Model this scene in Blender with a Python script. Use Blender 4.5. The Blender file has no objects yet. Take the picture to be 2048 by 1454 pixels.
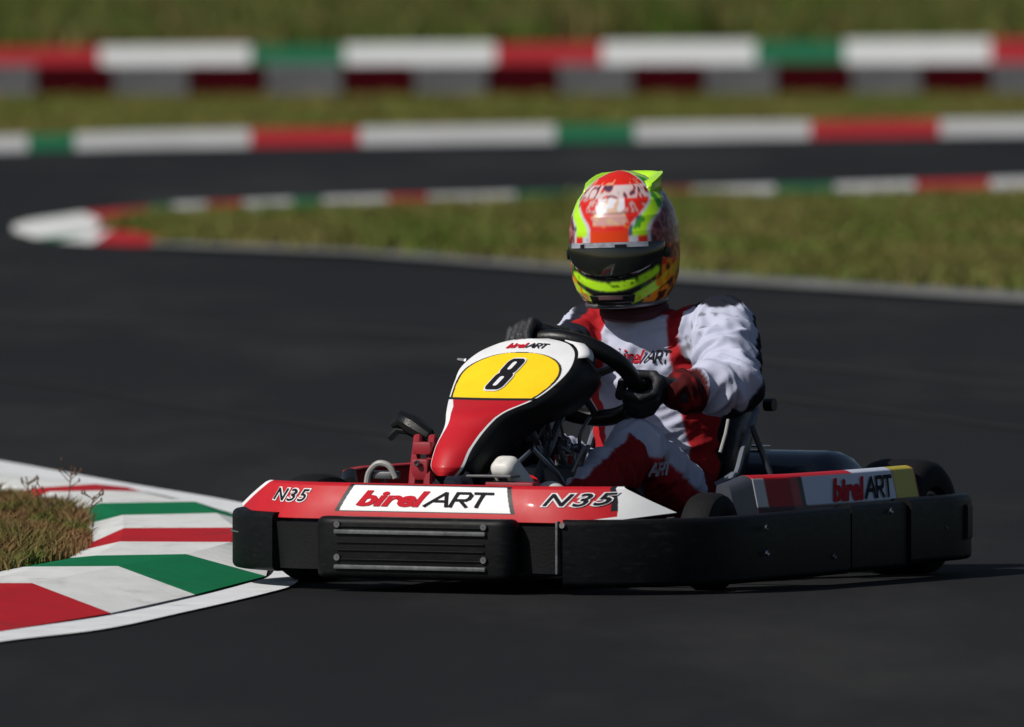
import bpy, bmesh, math, random
import numpy as np
from mathutils import Vector, Matrix, noise
from mathutils.bvhtree import BVHTree
random.seed(7); np.random.seed(7)
S = bpy.context.scene
C = S.collection
PI = math.pi

# ------------------------------------------------------------------ camera
F = 33947.0                      # focal length in pixels of a 2048 px wide frame
CH = 1.7                         # camera height above the track
YH = -257.0                      # image row of the horizon
PITCH = math.atan((727.0-YH)/F)
cam = bpy.data.cameras.new('camera'); co = bpy.data.objects.new('camera', cam); C.objects.link(co)
co.location = (0, 0, CH); co.rotation_euler = (PI/2-PITCH, 0, 0)
cam.sensor_width = 36; cam.lens = F/2048*36; cam.clip_start = 1; cam.clip_end = 5000
cam.dof.use_dof = True; cam.dof.focus_distance = 40.6; cam.dof.aperture_fstop = 7.2
S.camera = co

# ------------------------------------------------------------------ light
SUN = Vector((-0.83, -0.50, 0.86)).normalized()
w = bpy.data.worlds.new('World'); S.world = w; w.use_nodes = True
nt = w.node_tree; nt.nodes.clear()
sky = nt.nodes.new('ShaderNodeTexSky'); sky.sky_type = 'NISHITA'; sky.sun_disc = False
sky.sun_elevation = math.asin(SUN.z); sky.sun_rotation = math.atan2(SUN.x, SUN.y)
bg = nt.nodes.new('ShaderNodeBackground'); bg.inputs[1].default_value = 0.05
wo = nt.nodes.new('ShaderNodeOutputWorld')
nt.links.new(sky.outputs[0], bg.inputs[0]); nt.links.new(bg.outputs[0], wo.inputs[0])
sl = bpy.data.lights.new('sun', 'SUN'); sl.energy = 4.2; sl.angle = math.radians(0.5); sl.color = (1, .955, .89)
so = bpy.data.objects.new('sun', sl); C.objects.link(so); so.rotation_euler = SUN.to_track_quat('Z', 'Y').to_euler()
S.view_settings.view_transform = 'Standard'; S.view_settings.look = 'None'
S.view_settings.gamma = 1; S.view_settings.use_curve_mapping = False; S.view_settings.exposure = -0.04

# ------------------------------------------------------------------ helpers
def srgb(r, g, b):
    f = lambda c: (c/255/12.92) if c/255 <= .04045 else ((c/255+.055)/1.055)**2.4
    return (f(r), f(g), f(b))

def mat(name, col, rough=.6, metal=0, var=.0, vscale=8., bump=0., bscale=60., vcol=False, spec=.5, coat=0, stretch=None, dirt=None):
    m = bpy.data.materials.new(name); m.use_nodes = True
    n = m.node_tree; b = n.nodes['Principled BSDF']
    b.inputs['Roughness'].default_value = rough; b.inputs['Metallic'].default_value = metal
    b.inputs['Specular IOR Level'].default_value = spec; b.inputs['Coat Weight'].default_value = coat
    b.inputs['Coat Roughness'].default_value = .08
    L = n.links.new
    tc = n.nodes.new('ShaderNodeTexCoord'); src = tc.outputs['Object']
    if stretch:
        mp = n.nodes.new('ShaderNodeMapping'); mp.inputs['Scale'].default_value = stretch
        mp.inputs['Rotation'].default_value = (0, 0, 0)
        L(src, mp.inputs[0]); src = mp.outputs[0]
    if vcol:
        a = n.nodes.new('ShaderNodeVertexColor'); a.layer_name = 'Col'; cur = a.outputs[0]
    else:
        r = n.nodes.new('ShaderNodeRGB'); r.outputs[0].default_value = (*col, 1); cur = r.outputs[0]
    if var:
        nz = n.nodes.new('ShaderNodeTexNoise'); nz.inputs['Scale'].default_value = vscale
        nz.inputs['Detail'].default_value = 5; nz.inputs['Roughness'].default_value = .62
        L(src, nz.inputs['Vector'])
        mr = n.nodes.new('ShaderNodeMapRange'); mr.inputs[1].default_value = .3; mr.inputs[2].default_value = .7
        mr.inputs[3].default_value = 1-var; mr.inputs[4].default_value = 1+var*.6
        L(nz.outputs[0], mr.inputs[0])
        mx = n.nodes.new('ShaderNodeVectorMath'); mx.operation = 'SCALE'
        L(cur, mx.inputs[0]); L(mr.outputs[0], mx.inputs[3]); cur = mx.outputs[0]
        rr = n.nodes.new('ShaderNodeMapRange'); rr.inputs[3].default_value = max(.05, rough-.1); rr.inputs[4].default_value = min(1, rough+.12)
        L(nz.outputs[0], rr.inputs[0]); L(rr.outputs[0], b.inputs['Roughness'])
    if dirt:
        dcol, dscale, dlo, dhi = dirt
        nz = n.nodes.new('ShaderNodeTexNoise'); nz.inputs['Scale'].default_value = dscale
        nz.inputs['Detail'].default_value = 8; nz.inputs['Roughness'].default_value = .7
        L(src, nz.inputs['Vector'])
        mr = n.nodes.new('ShaderNodeMapRange'); mr.inputs[1].default_value = dlo; mr.inputs[2].default_value = dhi
        L(nz.outputs[0], mr.inputs[0])
        mx = n.nodes.new('ShaderNodeMix'); mx.data_type = 'RGBA'; mx.inputs[7].default_value = (*dcol, 1)
        L(mr.outputs[0], mx.inputs[0]); L(cur, mx.inputs[6]); cur = mx.outputs[2]
    L(cur, b.inputs['Base Color'])
    if bump:
        nz = n.nodes.new('ShaderNodeTexNoise'); nz.inputs['Scale'].default_value = bscale; nz.inputs['Detail'].default_value = 4
        L(tc.outputs['Object'], nz.inputs['Vector'])
        bp = n.nodes.new('ShaderNodeBump'); bp.inputs['Strength'].default_value = min(1, bump); bp.inputs['Distance'].default_value = .004
        L(nz.outputs[0], bp.inputs['Height']); L(bp.outputs[0], b.inputs['Normal'])
    return m

def mesh_obj(name, verts, faces, mats, parent=None, mi=None, smooth=False, cols=None, autosmooth=None):
    me = bpy.data.meshes.new(name)
    me.from_pydata([tuple(v) for v in verts], [], [tuple(f) for f in faces])
    if not isinstance(mats, (list, tuple)): mats = [mats]
    for m in mats: me.materials.append(m)
    if mi is not None: me.polygons.foreach_set('material_index', np.array(mi, dtype=np.int32))
    if smooth: me.polygons.foreach_set('use_smooth', np.ones(len(me.polygons), dtype=bool))
    if cols is not None:
        ca = me.color_attributes.new('Col', 'FLOAT_COLOR', 'POINT')
        a = np.ones((len(verts), 4), dtype=np.float32); a[:, :3] = np.array(cols, dtype=np.float32)
        ca.data.foreach_set('color', a.ravel())
    me.update()
    if autosmooth: 
        try: me.set_sharp_from_angle(angle=math.radians(autosmooth))
        except Exception: pass
    o = bpy.data.objects.new(name, me); C.objects.link(o)
    if parent is not None: o.parent = parent
    return o

def tag(o, label=None, cat=None, group=None, kind=None):
    for k, v in (('label', label), ('category', cat), ('group', group), ('kind', kind)):
        if v: o[k] = v
    return o

class MB:
    """collects simple shapes and links them as one mesh object"""
    def __init__(s): s.v = []; s.f = []; s.m = []
    def add(s, v, f, m=0):
        b = len(s.v); s.v += [tuple(x) for x in v]; s.f += [tuple(b+i for i in q) for q in f]; s.m += [m]*len(f)
    def tube(s, pts, r, n=10, m=0, closed=False, radii=None):
        pts = [Vector(p) for p in pts]; N = len(pts)
        radii = radii or [r]*N
        tang = []
        for i in range(N):
            if closed: t = pts[(i+1) % N]-pts[i-1]
            else: t = pts[min(i+1, N-1)]-pts[max(i-1, 0)]
            tang.append(t.normalized())
        up = Vector((0, 0, 1)) if abs(tang[0].z) < .9 else Vector((1, 0, 0))
        a = tang[0].cross(up).normalized(); V = []
        for i in range(N):
            a = (a-tang[i]*a.dot(tang[i])).normalized(); b = tang[i].cross(a)
            for k in range(n):
                th = 2*PI*k/n; V.append(pts[i]+(a*math.cos(th)+b*math.sin(th))*radii[i])
        Fc = []
        for i in range(N if closed else N-1):
            j = (i+1) % N
            for k in range(n): Fc.append((i*n+k, i*n+(k+1) % n, j*n+(k+1) % n, j*n+k))
        if not closed: Fc += [tuple(range(n))[::-1], tuple((N-1)*n+k for k in range(n))]
        s.add(V, Fc, m)
    def capsule(s, p0, r0, p1, r1, n=16, m=0, squash=None):
        p0 = Vector(p0); p1 = Vector(p1); d = (p1-p0); L = d.length; t = d.normalized()
        P, R = [], []
        for k in range(5):
            a = PI/2*(1-k/5*.98); P.append(p0-t*r0*math.sin(a)); R.append(r0*math.cos(a)+1e-4)
        for k in range(5): P.append(p0.lerp(p1, k/4*.999)); R.append(r0+(r1-r0)*k/4)
        for k in range(1, 6):
            a = PI/2*k/5*.98; P.append(p1+t*r1*math.sin(a)); R.append(r1*math.cos(a)+1e-4)
        s.tube(P, 0, n, m, radii=R)
    def box(s, c, d, m=0, r=.0, rot=None):
        bm = bmesh.new(); bmesh.ops.create_cube(bm, size=1)
        for v in bm.verts: v.co = Vector((v.co.x*d[0], v.co.y*d[1], v.co.z*d[2]))
        if r: bmesh.ops.bevel(bm, geom=bm.edges[:], offset=r, segments=2, affect='EDGES', profile=.6)
        M = Matrix.Translation(Vector(c)) @ (rot.to_4x4() if rot else Matrix())
        bm.verts.index_update()
        s.add([M @ v.co for v in bm.verts], [[v.index for v in f.verts] for f in bm.faces], m); bm.free()
    def lathe(s, prof, c, axis='Y', n=32, m=0, rot=None):
        """prof: (axial, radius) pairs"""
        V = []; Fc = []
        for (a, r) in prof:
            for k in range(n):
                th = 2*PI*k/n
                p = Vector((r*math.cos(th), a, r*math.sin(th))) if axis == 'Y' else Vector((r*math.cos(th), r*math.sin(th), a)) if axis == 'Z' else Vector((a, r*math.cos(th), r*math.sin(th)))
                if rot: p = rot @ p
                V.append(p+Vector(c))
        for i in range(len(prof)-1):
            for k in range(n): Fc.append((i*n+k, i*n+(k+1) % n, (i+1)*n+(k+1) % n, (i+1)*n+k))
        s.add(V, Fc, m)
    def sweep(s, path, sec, m=0, caps=True):
        """path: list of (x,y) or (x,y,dz,hscale); sec: (outward, z) loop; outward is left of travel"""
        V = []; N = len(path); n = len(sec)
        for i in range(N):
            p = Vector(path[i][:2]); a = Vector(path[max(i-1, 0)][:2]); b = Vector(path[min(i+1, N-1)][:2])
            t = (b-a).normalized(); nr = Vector((-t.y, t.x))
            dz = path[i][2] if len(path[i]) > 2 else 0
            for (o, z) in sec: V.append((p.x+nr.x*o, p.y+nr.y*o, z+dz))
        Fc = []
        for i in range(N-1):
            for k in range(n): Fc.append((i*n+k, i*n+(k+1) % n, (i+1)*n+(k+1) % n, (i+1)*n+k))
        if caps: Fc += [tuple(range(n)), tuple((N-1)*n+k for k in range(n))[::-1]]
        s.add(V, Fc, m)
    def grid(s, P, m=0):
        nu = len(P); nv = len(P[0]); V = [p for r in P for p in r]
        s.add(V, [(i*nv+j, i*nv+j+1, (i+1)*nv+j+1, (i+1)*nv+j) for i in range(nu-1) for j in range(nv-1)], m)
    def build(s, name, mats, parent=None, smooth=True, auto=35, solid=0):
        o = mesh_obj(name, s.v, s.f, mats, parent, s.m)
        bm = bmesh.new(); bm.from_mesh(o.data); bmesh.ops.recalc_face_normals(bm, faces=bm.faces[:])
        bm.to_mesh(o.data); bm.free()
        if smooth:
            o.data.polygons.foreach_set('use_smooth', np.ones(len(o.data.polygons), dtype=bool))
            if auto: o.data.set_sharp_from_angle(angle=math.radians(auto))
        if solid:
            md = o.modifiers.new('thick', 'SOLIDIFY'); md.thickness = solid; md.offset = -1
        return o

def empty(name, loc, rz=0):
    o = bpy.data.objects.new(name, None); C.objects.link(o); o.location = loc; o.rotation_euler = (0, 0, rz); return o

def rsec(hw, z0, z1, r, k=4, o0=0):
    """rounded rectangle section, outward from o0-hw to o0+hw"""
    out = []
    for (cx, cz, a0) in ((o0+hw-r, z1-r, 0), (o0-hw+r, z1-r, 90), (o0-hw+r, z0+r, 180), (o0+hw-r, z0+r, 270)):
        for i in range(k+1):
            a = math.radians(a0+90*i/k); out.append((cx+r*math.cos(a), cz+r*math.sin(a)))
    return out

def smooth_path(pts, n=8):
    """Catmull-Rom through the points"""
    P = [Vector(p) for p in pts]; out = []
    for i in range(len(P)-1):
        p0 = P[max(i-1, 0)]; p1 = P[i]; p2 = P[i+1]; p3 = P[min(i+2, len(P)-1)]
        for k in range(n):
            t = k/n
            out.append(.5*((2*p1)+(p2-p0)*t+(2*p0-5*p1+4*p2-p3)*t*t+(3*p1-p0-3*p2+p3)*t**3))
    out.append(P[-1]); return out

def text_mesh(body, size=1., bold=0., shear=0., spacing=1.):
    cu = bpy.data.curves.new('txt', 'FONT'); cu.body = body; cu.size = size; cu.offset = bold; cu.shear = shear
    cu.space_character = spacing; cu.resolution_u = 3; cu.align_x = 'LEFT'
    o = bpy.data.objects.new('txt', cu); C.objects.link(o)
    bpy.context.view_layer.update()
    dg = bpy.context.evaluated_depsgraph_get(); me = bpy.data.meshes.new_from_object(o.evaluated_get(dg))
    bm = bmesh.new(); bm.from_mesh(me); bmesh.ops.triangulate(bm, faces=bm.faces[:])
    V = [(v.co.x, v.co.y) for v in bm.verts]; bm.verts.index_update(); Fc = [[v.index for v in f.verts] for f in bm.faces]
    bm.free(); bpy.data.meshes.remove(me); bpy.data.objects.remove(o); bpy.data.curves.remove(cu)
    return V, Fc

def strokes(segs, th):
    V, Fc = [], []
    for (a, b) in segs:
        a = Vector(a); b = Vector(b); t = (b-a).normalized()*th*.5; nrm = Vector((-t.y, t.x))
        k = len(V); V += [tuple(a-t*.6+nrm), tuple(b+t*.6+nrm), tuple(b+t*.6-nrm), tuple(a-t*.6-nrm)]; Fc.append([k, k+3, k+2, k+1])
    return V, Fc

def fit(V, x0, y0, x1, y1):
    xs = [v[0] for v in V]; ys = [v[1] for v in V]; a, b, c, d = min(xs), max(xs), min(ys), max(ys)
    return [(x0+(v[0]-a)/(b-a)*(x1-x0), y0+(v[1]-c)/(d-c)*(y1-y0)) for v in V]

ART = [((0, 0), (.85, 1)), ((.85, 1), (.95, 0)), ((.42, .38), (.92, .38)),
       ((1.12, 0), (1.35, 1)), ((1.35, 1), (1.85, 1)), ((1.85, 1), (1.95, .85)), ((1.95, .85), (1.88, .6)), ((1.88, .6), (1.75, .48)), ((1.75, .48), (1.25, .48)), ((1.5, .48), (1.8, 0)),
       ((2.1, 1), (2.85, 1)), ((2.47, 1), (2.25, 0))]

def logo(mapf, x0, y0, x1, y1, name, mred, mblk, parent, split=.53, th=.15):
    """two-tone team word: heavy slanted first half, thin slanted second half"""
    mb = MB(); xs = x0+(x1-x0)*split
    V, Fc = text_mesh('birel', 1, .045, .35, 1.0); V = fit(V, x0, y0, xs, y1); mb.add([mapf(*p) for p in V], Fc, 0)
    V, Fc = strokes(ART, th); V = fit(V, xs-(x1-x0)*.04, y0, x1, y1)
    mb.add([mapf(p[0], p[1], .0006*(i//4)/12) for i, p in enumerate(V)], Fc, 1)
    return mb.build(name, [mred, mblk], parent, smooth=False)

RP = Matrix.Rotation(PI/2-PITCH, 3, 'X')
def P(px, py, z=0.):
    """where the sight line of a photo pixel meets the level z"""
    d = RP @ Vector(((px-1024)/F, -(py-727)/F, -1)); t = (z-CH)/d.z
    return Vector((0, 0, CH))+d*t

# ------------------------------------------------------------------ materials
M = {}
M['asphalt'] = mat('asphalt', (.0128, .0128, .0140), .9, var=.3, vscale=1.2, bump=.5, bscale=260, spec=.12, stretch=(.35, .06, 1), dirt=((.031, .030, .028), 1.3, .48, .72))
M['grass_ground'] = mat('grass_ground', (.090, .098, .012), .95, var=.5, vscale=1.6, spec=.02, dirt=((.145, .108, .028), .9, .42, .62))
M['fwhite'] = mat('weathered_kerb_white', (.46, .46, .455), .8, var=.2, vscale=2, spec=.1)
M['fred'] = mat('weathered_kerb_red', (.36, .018, .022), .8, var=.2, vscale=2, spec=.1)
M['fgreen'] = mat('weathered_kerb_green', (.012, .13, .055), .8, var=.2, vscale=2, spec=.1)
M['grass_blade'] = mat('grass_blade', (0, 0, 0), .7, vcol=True, spec=.15)
M['kwhite'] = mat('kerb_white_paint', (.66, .67, .65), .7, var=.1, vscale=9, bump=.25, bscale=90, spec=.12, dirt=((.36, .355, .34), 7, .54, .8), stretch=(1, .35, 1))
M['kred'] = mat('kerb_red_paint', (.42, .012, .018), .7, var=.14, vscale=9, bump=.25, bscale=90, spec=.1, dirt=((.16, .03, .03), 5, .55, .85))
M['kgreen'] = mat('kerb_green_paint', (.004, .15, .055), .7, var=.14, vscale=9, bump=.25, bscale=90, spec=.1, dirt=((.02, .08, .05), 5, .55, .85))
M['line'] = mat('line_paint', (.68, .69, .70), .7, var=.12, vscale=8, spec=.12, bump=.2, bscale=120, dirt=((.30, .30, .30), 7, .58, .8))
M['concrete'] = mat('concrete_edge', (.16, .16, .155), .85, var=.3, vscale=2)
M['red'] = mat('red_bodywork', (.50, .008, .013), .4, var=.08, vscale=14, coat=.1)
M['black'] = mat('black_plastic', (.005, .0055, .006), .38, spec=.35, var=.25, vscale=18, bump=.15, bscale=220)
M['blackm'] = mat('matt_black_plastic', (.004, .0042, .005), .6, spec=.25, var=.25, vscale=14, bump=.2, bscale=160)
M['pad'] = mat('bumper_pad_plastic', (.0030, .0034, .0042), .5, spec=.17, var=.4, vscale=22, bump=.1, bscale=70, dirt=((.018, .018, .0175), 20, .55, .8), stretch=(1, 1, 4))
M['rail'] = mat('rib_highlight', (.10, .105, .11), .4, var=.5, vscale=40)  # pale grey puts the highlights of black ribs and edges into colour
M['rubber'] = mat('tyre_rubber', (.006, .006, .007), .75, spec=.2, var=.3, vscale=25, bump=.3, bscale=150)
M['steel'] = mat('steel', (.45, .46, .48), .3, 1, var=.2, vscale=30)
M['dull'] = mat('dull_metal', (.16, .16, .17), .45, .8, var=.25, vscale=20)
M['paint'] = mat('printed_bodywork', (0, 0, 0), .50, vcol=True, coat=.06, spec=.35, var=.05, vscale=20)
M['inkred'] = mat('ink_red', (.46, .008, .02), .75, spec=.15)
M['inkblack'] = mat('ink_black', (.008, .008, .012), .75, spec=.15)
M['inkwhite'] = mat('ink_white', (.68, .68, .70), .7, spec=.2)
M['suit'] = mat('suit_cloth', (0, 0, 0), .82, vcol=True, bump=.25, bscale=420, spec=.2)
M['helmet'] = mat('helmet_paint', (0, 0, 0), .28, vcol=True, coat=.08, spec=.2)
M['visor'] = mat('dark_visor', (.008, .010, .009), .08, coat=.6, spec=.6)
M['glove'] = mat('glove_leather', (.012, .012, .016), .6, var=.3, vscale=60, bump=.4, bscale=200)
M['shoe'] = mat('white_shoe', (.62, .61, .58), .5, var=.1, vscale=40)
M['tank'] = mat('grey_tank', (.04, .045, .06), .4, var=.15, vscale=12)
M['rimgrey'] = mat('seat_edge_grey', (.13, .15, .19), .5)
M['seat'] = mat('seat_shell', (.018, .022, .032), .28, var=.2, vscale=16, coat=.3)
M['cable'] = mat('pale_cable', (.30, .30, .29), .5)
M['dred'] = mat('red_frame_paint', (.26, .008, .018), .45, var=.2, vscale=30, bump=.1)
M['bred'] = mat('barrier_red', (.06, .0015, .005), .8, var=.3, vscale=3, spec=.08)
M['bgrey'] = mat('barrier_grey', (.17, .17, .185), .8, var=.25, vscale=3, spec=.1)
M['weed'] = mat('weed', (.11, .055, .03), .8, var=.3, vscale=20)

# ------------------------------------------------------------------ the setting
ground = mesh_obj('ground', [(-2500, -400, -.02), (2500, -400, -.02), (2500, 4500, -.02), (-2500, 4500, -.02)], [(0, 1, 2, 3)], M['grass_ground'])
tag(ground, kind='structure')

def poly_obj(name, pts, z, m):
    V = [P(x, y, z) for x, y in pts]
    me = bpy.data.meshes.new(name); bm = bmesh.new(); f = bm.faces.new([bm.verts.new(v) for v in V])
    bm.normal_update()
    if f.normal.z < 0: f.normal_flip()
    bmesh.ops.triangulate(bm, faces=bm.faces[:]); bm.to_mesh(me); bm.free(); me.materials.append(m)
    o = bpy.data.objects.new(name, me); C.objects.link(o); return o

# asphalt: from behind the camera to the foot of the third kerb
K3 = [(-900, 317), (-300, 312), (0, 303), (300, 295), (900, 286), (1500, 277), (2048, 269), (2700, 262), (3300, 258)]   # near foot of the far kerb
V = [(-30, -15, 0), (30, -15, 0)] + [tuple(P(x, y-4, 0)) for x, y in K3][::-1]
me = bpy.data.meshes.new('race_track'); bm = bmesh.new(); f = bm.faces.new([bm.verts.new(v) for v in V]); bm.normal_update()
if f.normal.z < 0: f.normal_flip()
bmesh.ops.triangulate(bm, faces=bm.faces[:]); bm.to_mesh(me); bm.free(); me.materials.append(M['asphalt'])
track = bpy.data.objects.new('race_track', me); C.objects.link(track); tag(track, kind='structure')

M['rubbered'] = mat('rubbered_line', (.0235, .023, .022), .9, var=.3, vscale=1.5, spec=.12, stretch=(.5, .08, 1), bump=.4, bscale=260)
def lerp_poly(pts, x):
    for (a, b) in zip(pts, pts[1:]):
        if a[0] <= x <= b[0]: return a[1]+(b[1]-a[1])*(x-a[0])/(b[0]-a[0])
    return pts[0][1] if x < pts[0][0] else pts[-1][1]

def kerb_strip(name, near, far, zn, zf, stripes, back=.35, white='fwhite'):
    """a sloping kerb: foot line 'near' at zn, crest 'far' at zf, a back face down behind it"""
    mb = MB()
    for (x0, x1, m) in stripes:
        n = max(2, int((x1-x0)/60)); P4 = []
        for i in range(n+1):
            x = x0+(x1-x0)*i/n
            a = P(x, lerp_poly(near, x), zn); b = P(x, lerp_poly(far, x), zf); c = b+(b-a).normalized()*back
            mid = a.lerp(b, .5); mid.z += .008
            P4.append([a+Vector((0, 0, -.03)), a, mid, b, Vector((c.x, c.y, zf-.01)), Vector((c.x, c.y, -.03))])
        mb.grid(P4, m)
    o = mb.build(name, [M[white], M['fred'], M['fgreen']], smooth=False); tag(o, kind='structure'); return o
W_, R_, G_ = 0, 1, 2
def stripe_list(x0, seq): 
    out = []; x = x0
    for (x1, m) in seq: out.append((x, x1, m)); x = x1
    return out
K3far = [(-900, 281), (-300, 277), (0, 272), (300, 262), (900, 252), (1500, 244), (2048, 237), (2700, 230), (3300, 226)]
kerb_strip('far_kerb', K3, K3far, .006, .065, stripe_list(-900, [(-640, W_), (-480, G_), (-200, W_), (-40, R_), (55, W_), (150, G_), (500, W_), (720, R_), (1110, W_), (1270, G_), (1620, W_), (1880, R_), (2240, W_), (2400, G_), (2740, W_), (2960, R_), (3300, W_)]))
# kerb behind the low barrier
K4 = [(-900, 150), (0, 144), (1000, 138), (2048, 132), (3300, 126)]
K4far = [(-900, 104), (0, 96), (1000, 87), (2048, 78), (3300, 69)]
kerb_strip('distant_kerb', K4, K4far, -.01, .14, stripe_list(-900, [(-560, G_), (-280, W_), (200, R_), (500, W_), (690, G_), (990, W_), (1205, R_), (1510, W_), (1690, G_), (1980, W_), (2190, R_), (2490, W_), (2670, G_), (2990, W_), (3300, R_)]), white='kwhite')

# infield island between the two tracks
KI = [(330, 429), (700, 418), (1030, 407), (1400, 400), (1700, 394), (2048, 387), (2700, 378), (3300, 368)]     # near edge of its far kerb
KIf = [(330, 407), (700, 393), (1030, 384), (1400, 374), (1700, 366), (2048, 355), (2700, 334), (3300, 322)]
near_edge = [(330, 487), (700, 500), (1030, 524), (1400, 550), (2048, 588), (2700, 622), (3300, 650)]
isl = poly_obj('infield_grass', KI+near_edge[::-1]+[(338, 480), (285, 466), (225, 458), (250, 436)], .012, M['grass_ground']); tag(isl, kind='structure')
kerb_strip('infield_kerb', KI, KIf, .03, .035, stripe_list(330, [(345, G_), (415, W_), (485, R_), (585, W_), (645, G_), (775, W_), (855, R_), (1030, W_), (1170, G_), (1300, W_), (1385, R_), (1550, W_), (1670, G_), (1830, W_), (1980, R_), (2170, W_), (2320, G_), (2520, W_), (2700, R_), (3000, W_), (3300, G_)]), back=.1)
# rounded tip of the island's kerb
mb = MB()
tip = [((330, 422), (330, 409), G_), ((300, 426), (292, 413), R_), ((255, 431), (235, 418), R_), ((200, 438), (165, 425), W_), ((180, 441), (140, 429), W_), ((130, 449), (60, 440), W_), ((115, 456), (26, 450), W_), ((125, 463), (26, 462), W_), ((150, 468), (70, 476), G_), ((180, 466), (115, 482), W_), ((225, 459), (185, 487), R_), ((285, 464), (250, 491), R_), ((340, 476), (345, 492), R_)]
for a, b in zip(tip, tip[1:]):
    ia, oa, m = a; ib, ob, _ = b
    p = [P(*oa, .006), P(*ob, .006), P(*ib, .016), P(*ia, .016)]
    mb.add(p, [(0, 1, 2, 3)], m)
cpt = P(196, 454, .017)
inn = [P(*t[0], .016) for t in tip]
for a, b, t in list(zip(inn, inn[1:], tip))[3:10]: mb.add([a, b, cpt], [(0, 1, 2)], R_ if t[0][0] > 170 and t[0][1] > 450 else W_)
o = mb.build('infield_kerb_tip', [M['kwhite'], M['fred'], M['fgreen']], smooth=False); tag(o, kind='structure')
# concrete edging along the island
mb = MB(); rows = []
for (x, y) in [(300, 486)]+near_edge:
    k = 6+14*max(0, (x-300))/1750
    rows.append([P(x, y-k*.5, .016), P(x, y+k*.7, .016), P(x, y+k*.7, -.01)])
mb.grid(rows, 0); o = mb.build('concrete_edging', M['concrete'], smooth=False); tag(o, kind='structure')

# near kerb: D grass edge, C inner break, B outer break, A foot
ST = [  # D, C, B, A, paint of the stripe that starts here
 ((-700, 905), (-700, 900), (-700, 880), (-700, 838), W_),
 ((-150, 970), (-150, 962), (-140, 950), (-130, 930), W_),
 ((-6, 990), (80, 975), (190, 968), (255, 974), R_),
 ((40, 1006), (100, 983), (215, 981), (285, 983), W_),
 ((135, 1027), (200, 1006), (390, 1003), (470, 1029), G_),
 ((167, 1050), (245, 1030), (433, 1026), (505, 1045), W_),
 ((172, 1090), (248, 1056), (470, 1055), (530, 1072), R_),
 ((150, 1103), (240, 1083), (462, 1084), (545, 1100), W_),
 ((128, 1117), (190, 1111), (372, 1108), (532, 1152), G_),
 ((30, 1134), (70, 1133), (236, 1132), (390, 1189), W_),
 ((-60, 1152), (-40, 1166), (64, 1166), (222, 1226), R_),
 ((-320, 1195), (-300, 1208), (-190, 1214), (-60, 1272), W_),
 ((-420, 1215), (-400, 1228), (-290, 1236), (-190, 1294), G_),
 ((-560, 1245), (-540, 1258), (-430, 1266), (-350, 1320), W_),
 ((-700, 1275), (-680, 1290), (-570, 1296), (-520, 1350), R_)]
ZD, ZC, ZB, ZA = .022, .042, .042, .004
mb = MB()
for s0, s1 in zip(ST, ST[1:]):
    rows = []
    for k in range(7):
        t = k/6; r = []
        for j, z in enumerate((ZD, ZC, ZB, ZA)):
            r.append(P(s0[j][0]*(1-t)+s1[j][0]*t, s0[j][1]*(1-t)+s1[j][1]*t, z))
        r.append(r[-1]-Vector((0, 0, .02)))
        rows.append(r)
    mb.grid(rows, s0[4])
o = mb.build('apex_kerb', [M['kwhite'], M['kred'], M['kgreen']], smooth=False); tag(o, kind='structure')
# faint pale streaks left on the asphalt by tyres
for pp3, wd3 in (([(-200, 735), (150, 775), (400, 818), (650, 852), (900, 880), (1300, 905)], 5), ([(700, 720), (1100, 745), (1600, 800), (2300, 890)], 6), ([(-100, 640), (500, 650), (1200, 690), (2300, 800)], 9)):
    mb = MB(); sp = smooth_path([(x, y, 0) for x, y in pp3], 8); mb.grid([[P(p.x, p.y-wd3/2*min(1, i/6), .003), P(p.x, p.y+wd3/2*min(1, i/6), .003)] for i, p in enumerate(sp)])
    tag(mb.build('tyre_streak', M['rubbered'], smooth=False), kind='structure')
# white line round the kerb
LO = [(-700, 822), (-130, 905), (0, 921), (235, 963), (440, 997), (520, 1016), (575, 1050), (600, 1100), (604, 1140), (588, 1168), (528, 1187), (367, 1224), (205, 1258), (0, 1283), (-200, 1318), (-520, 1380)]
LI = [(-700, 838), (-130, 929), (0, 946), (250, 976), (420, 1014), (475, 1031), (520, 1055), (548, 1100), (552, 1130), (537, 1153), (500, 1165), (393, 1193), (222, 1230), (0, 1263), (-200, 1297), (-520, 1352)]
mb = MB(); rows = []
for a, b in zip(smooth_path([(x, y, 0) for x, y in LO], 8), smooth_path([(x, y, 0) for x, y in LI], 8)):
    rows.append([P(a.x, a.y, .005), P(b.x, b.y, .005)])
mb.grid(rows, 0); o = mb.build('track_line', M['line'], smooth=False); tag(o, kind='structure')
near_grass_px = [(-700, 905), (-150, 970), (-6, 990), (40, 1006), (135, 1027), (167, 1050), (172, 1090), (150, 1103), (128, 1117), (30, 1134), (-60, 1152), (-320, 1195), (-700, 1275)]
o = poly_obj('apex_soil', near_grass_px, .03, M['grass_ground']); tag(o, kind='structure')

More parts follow.
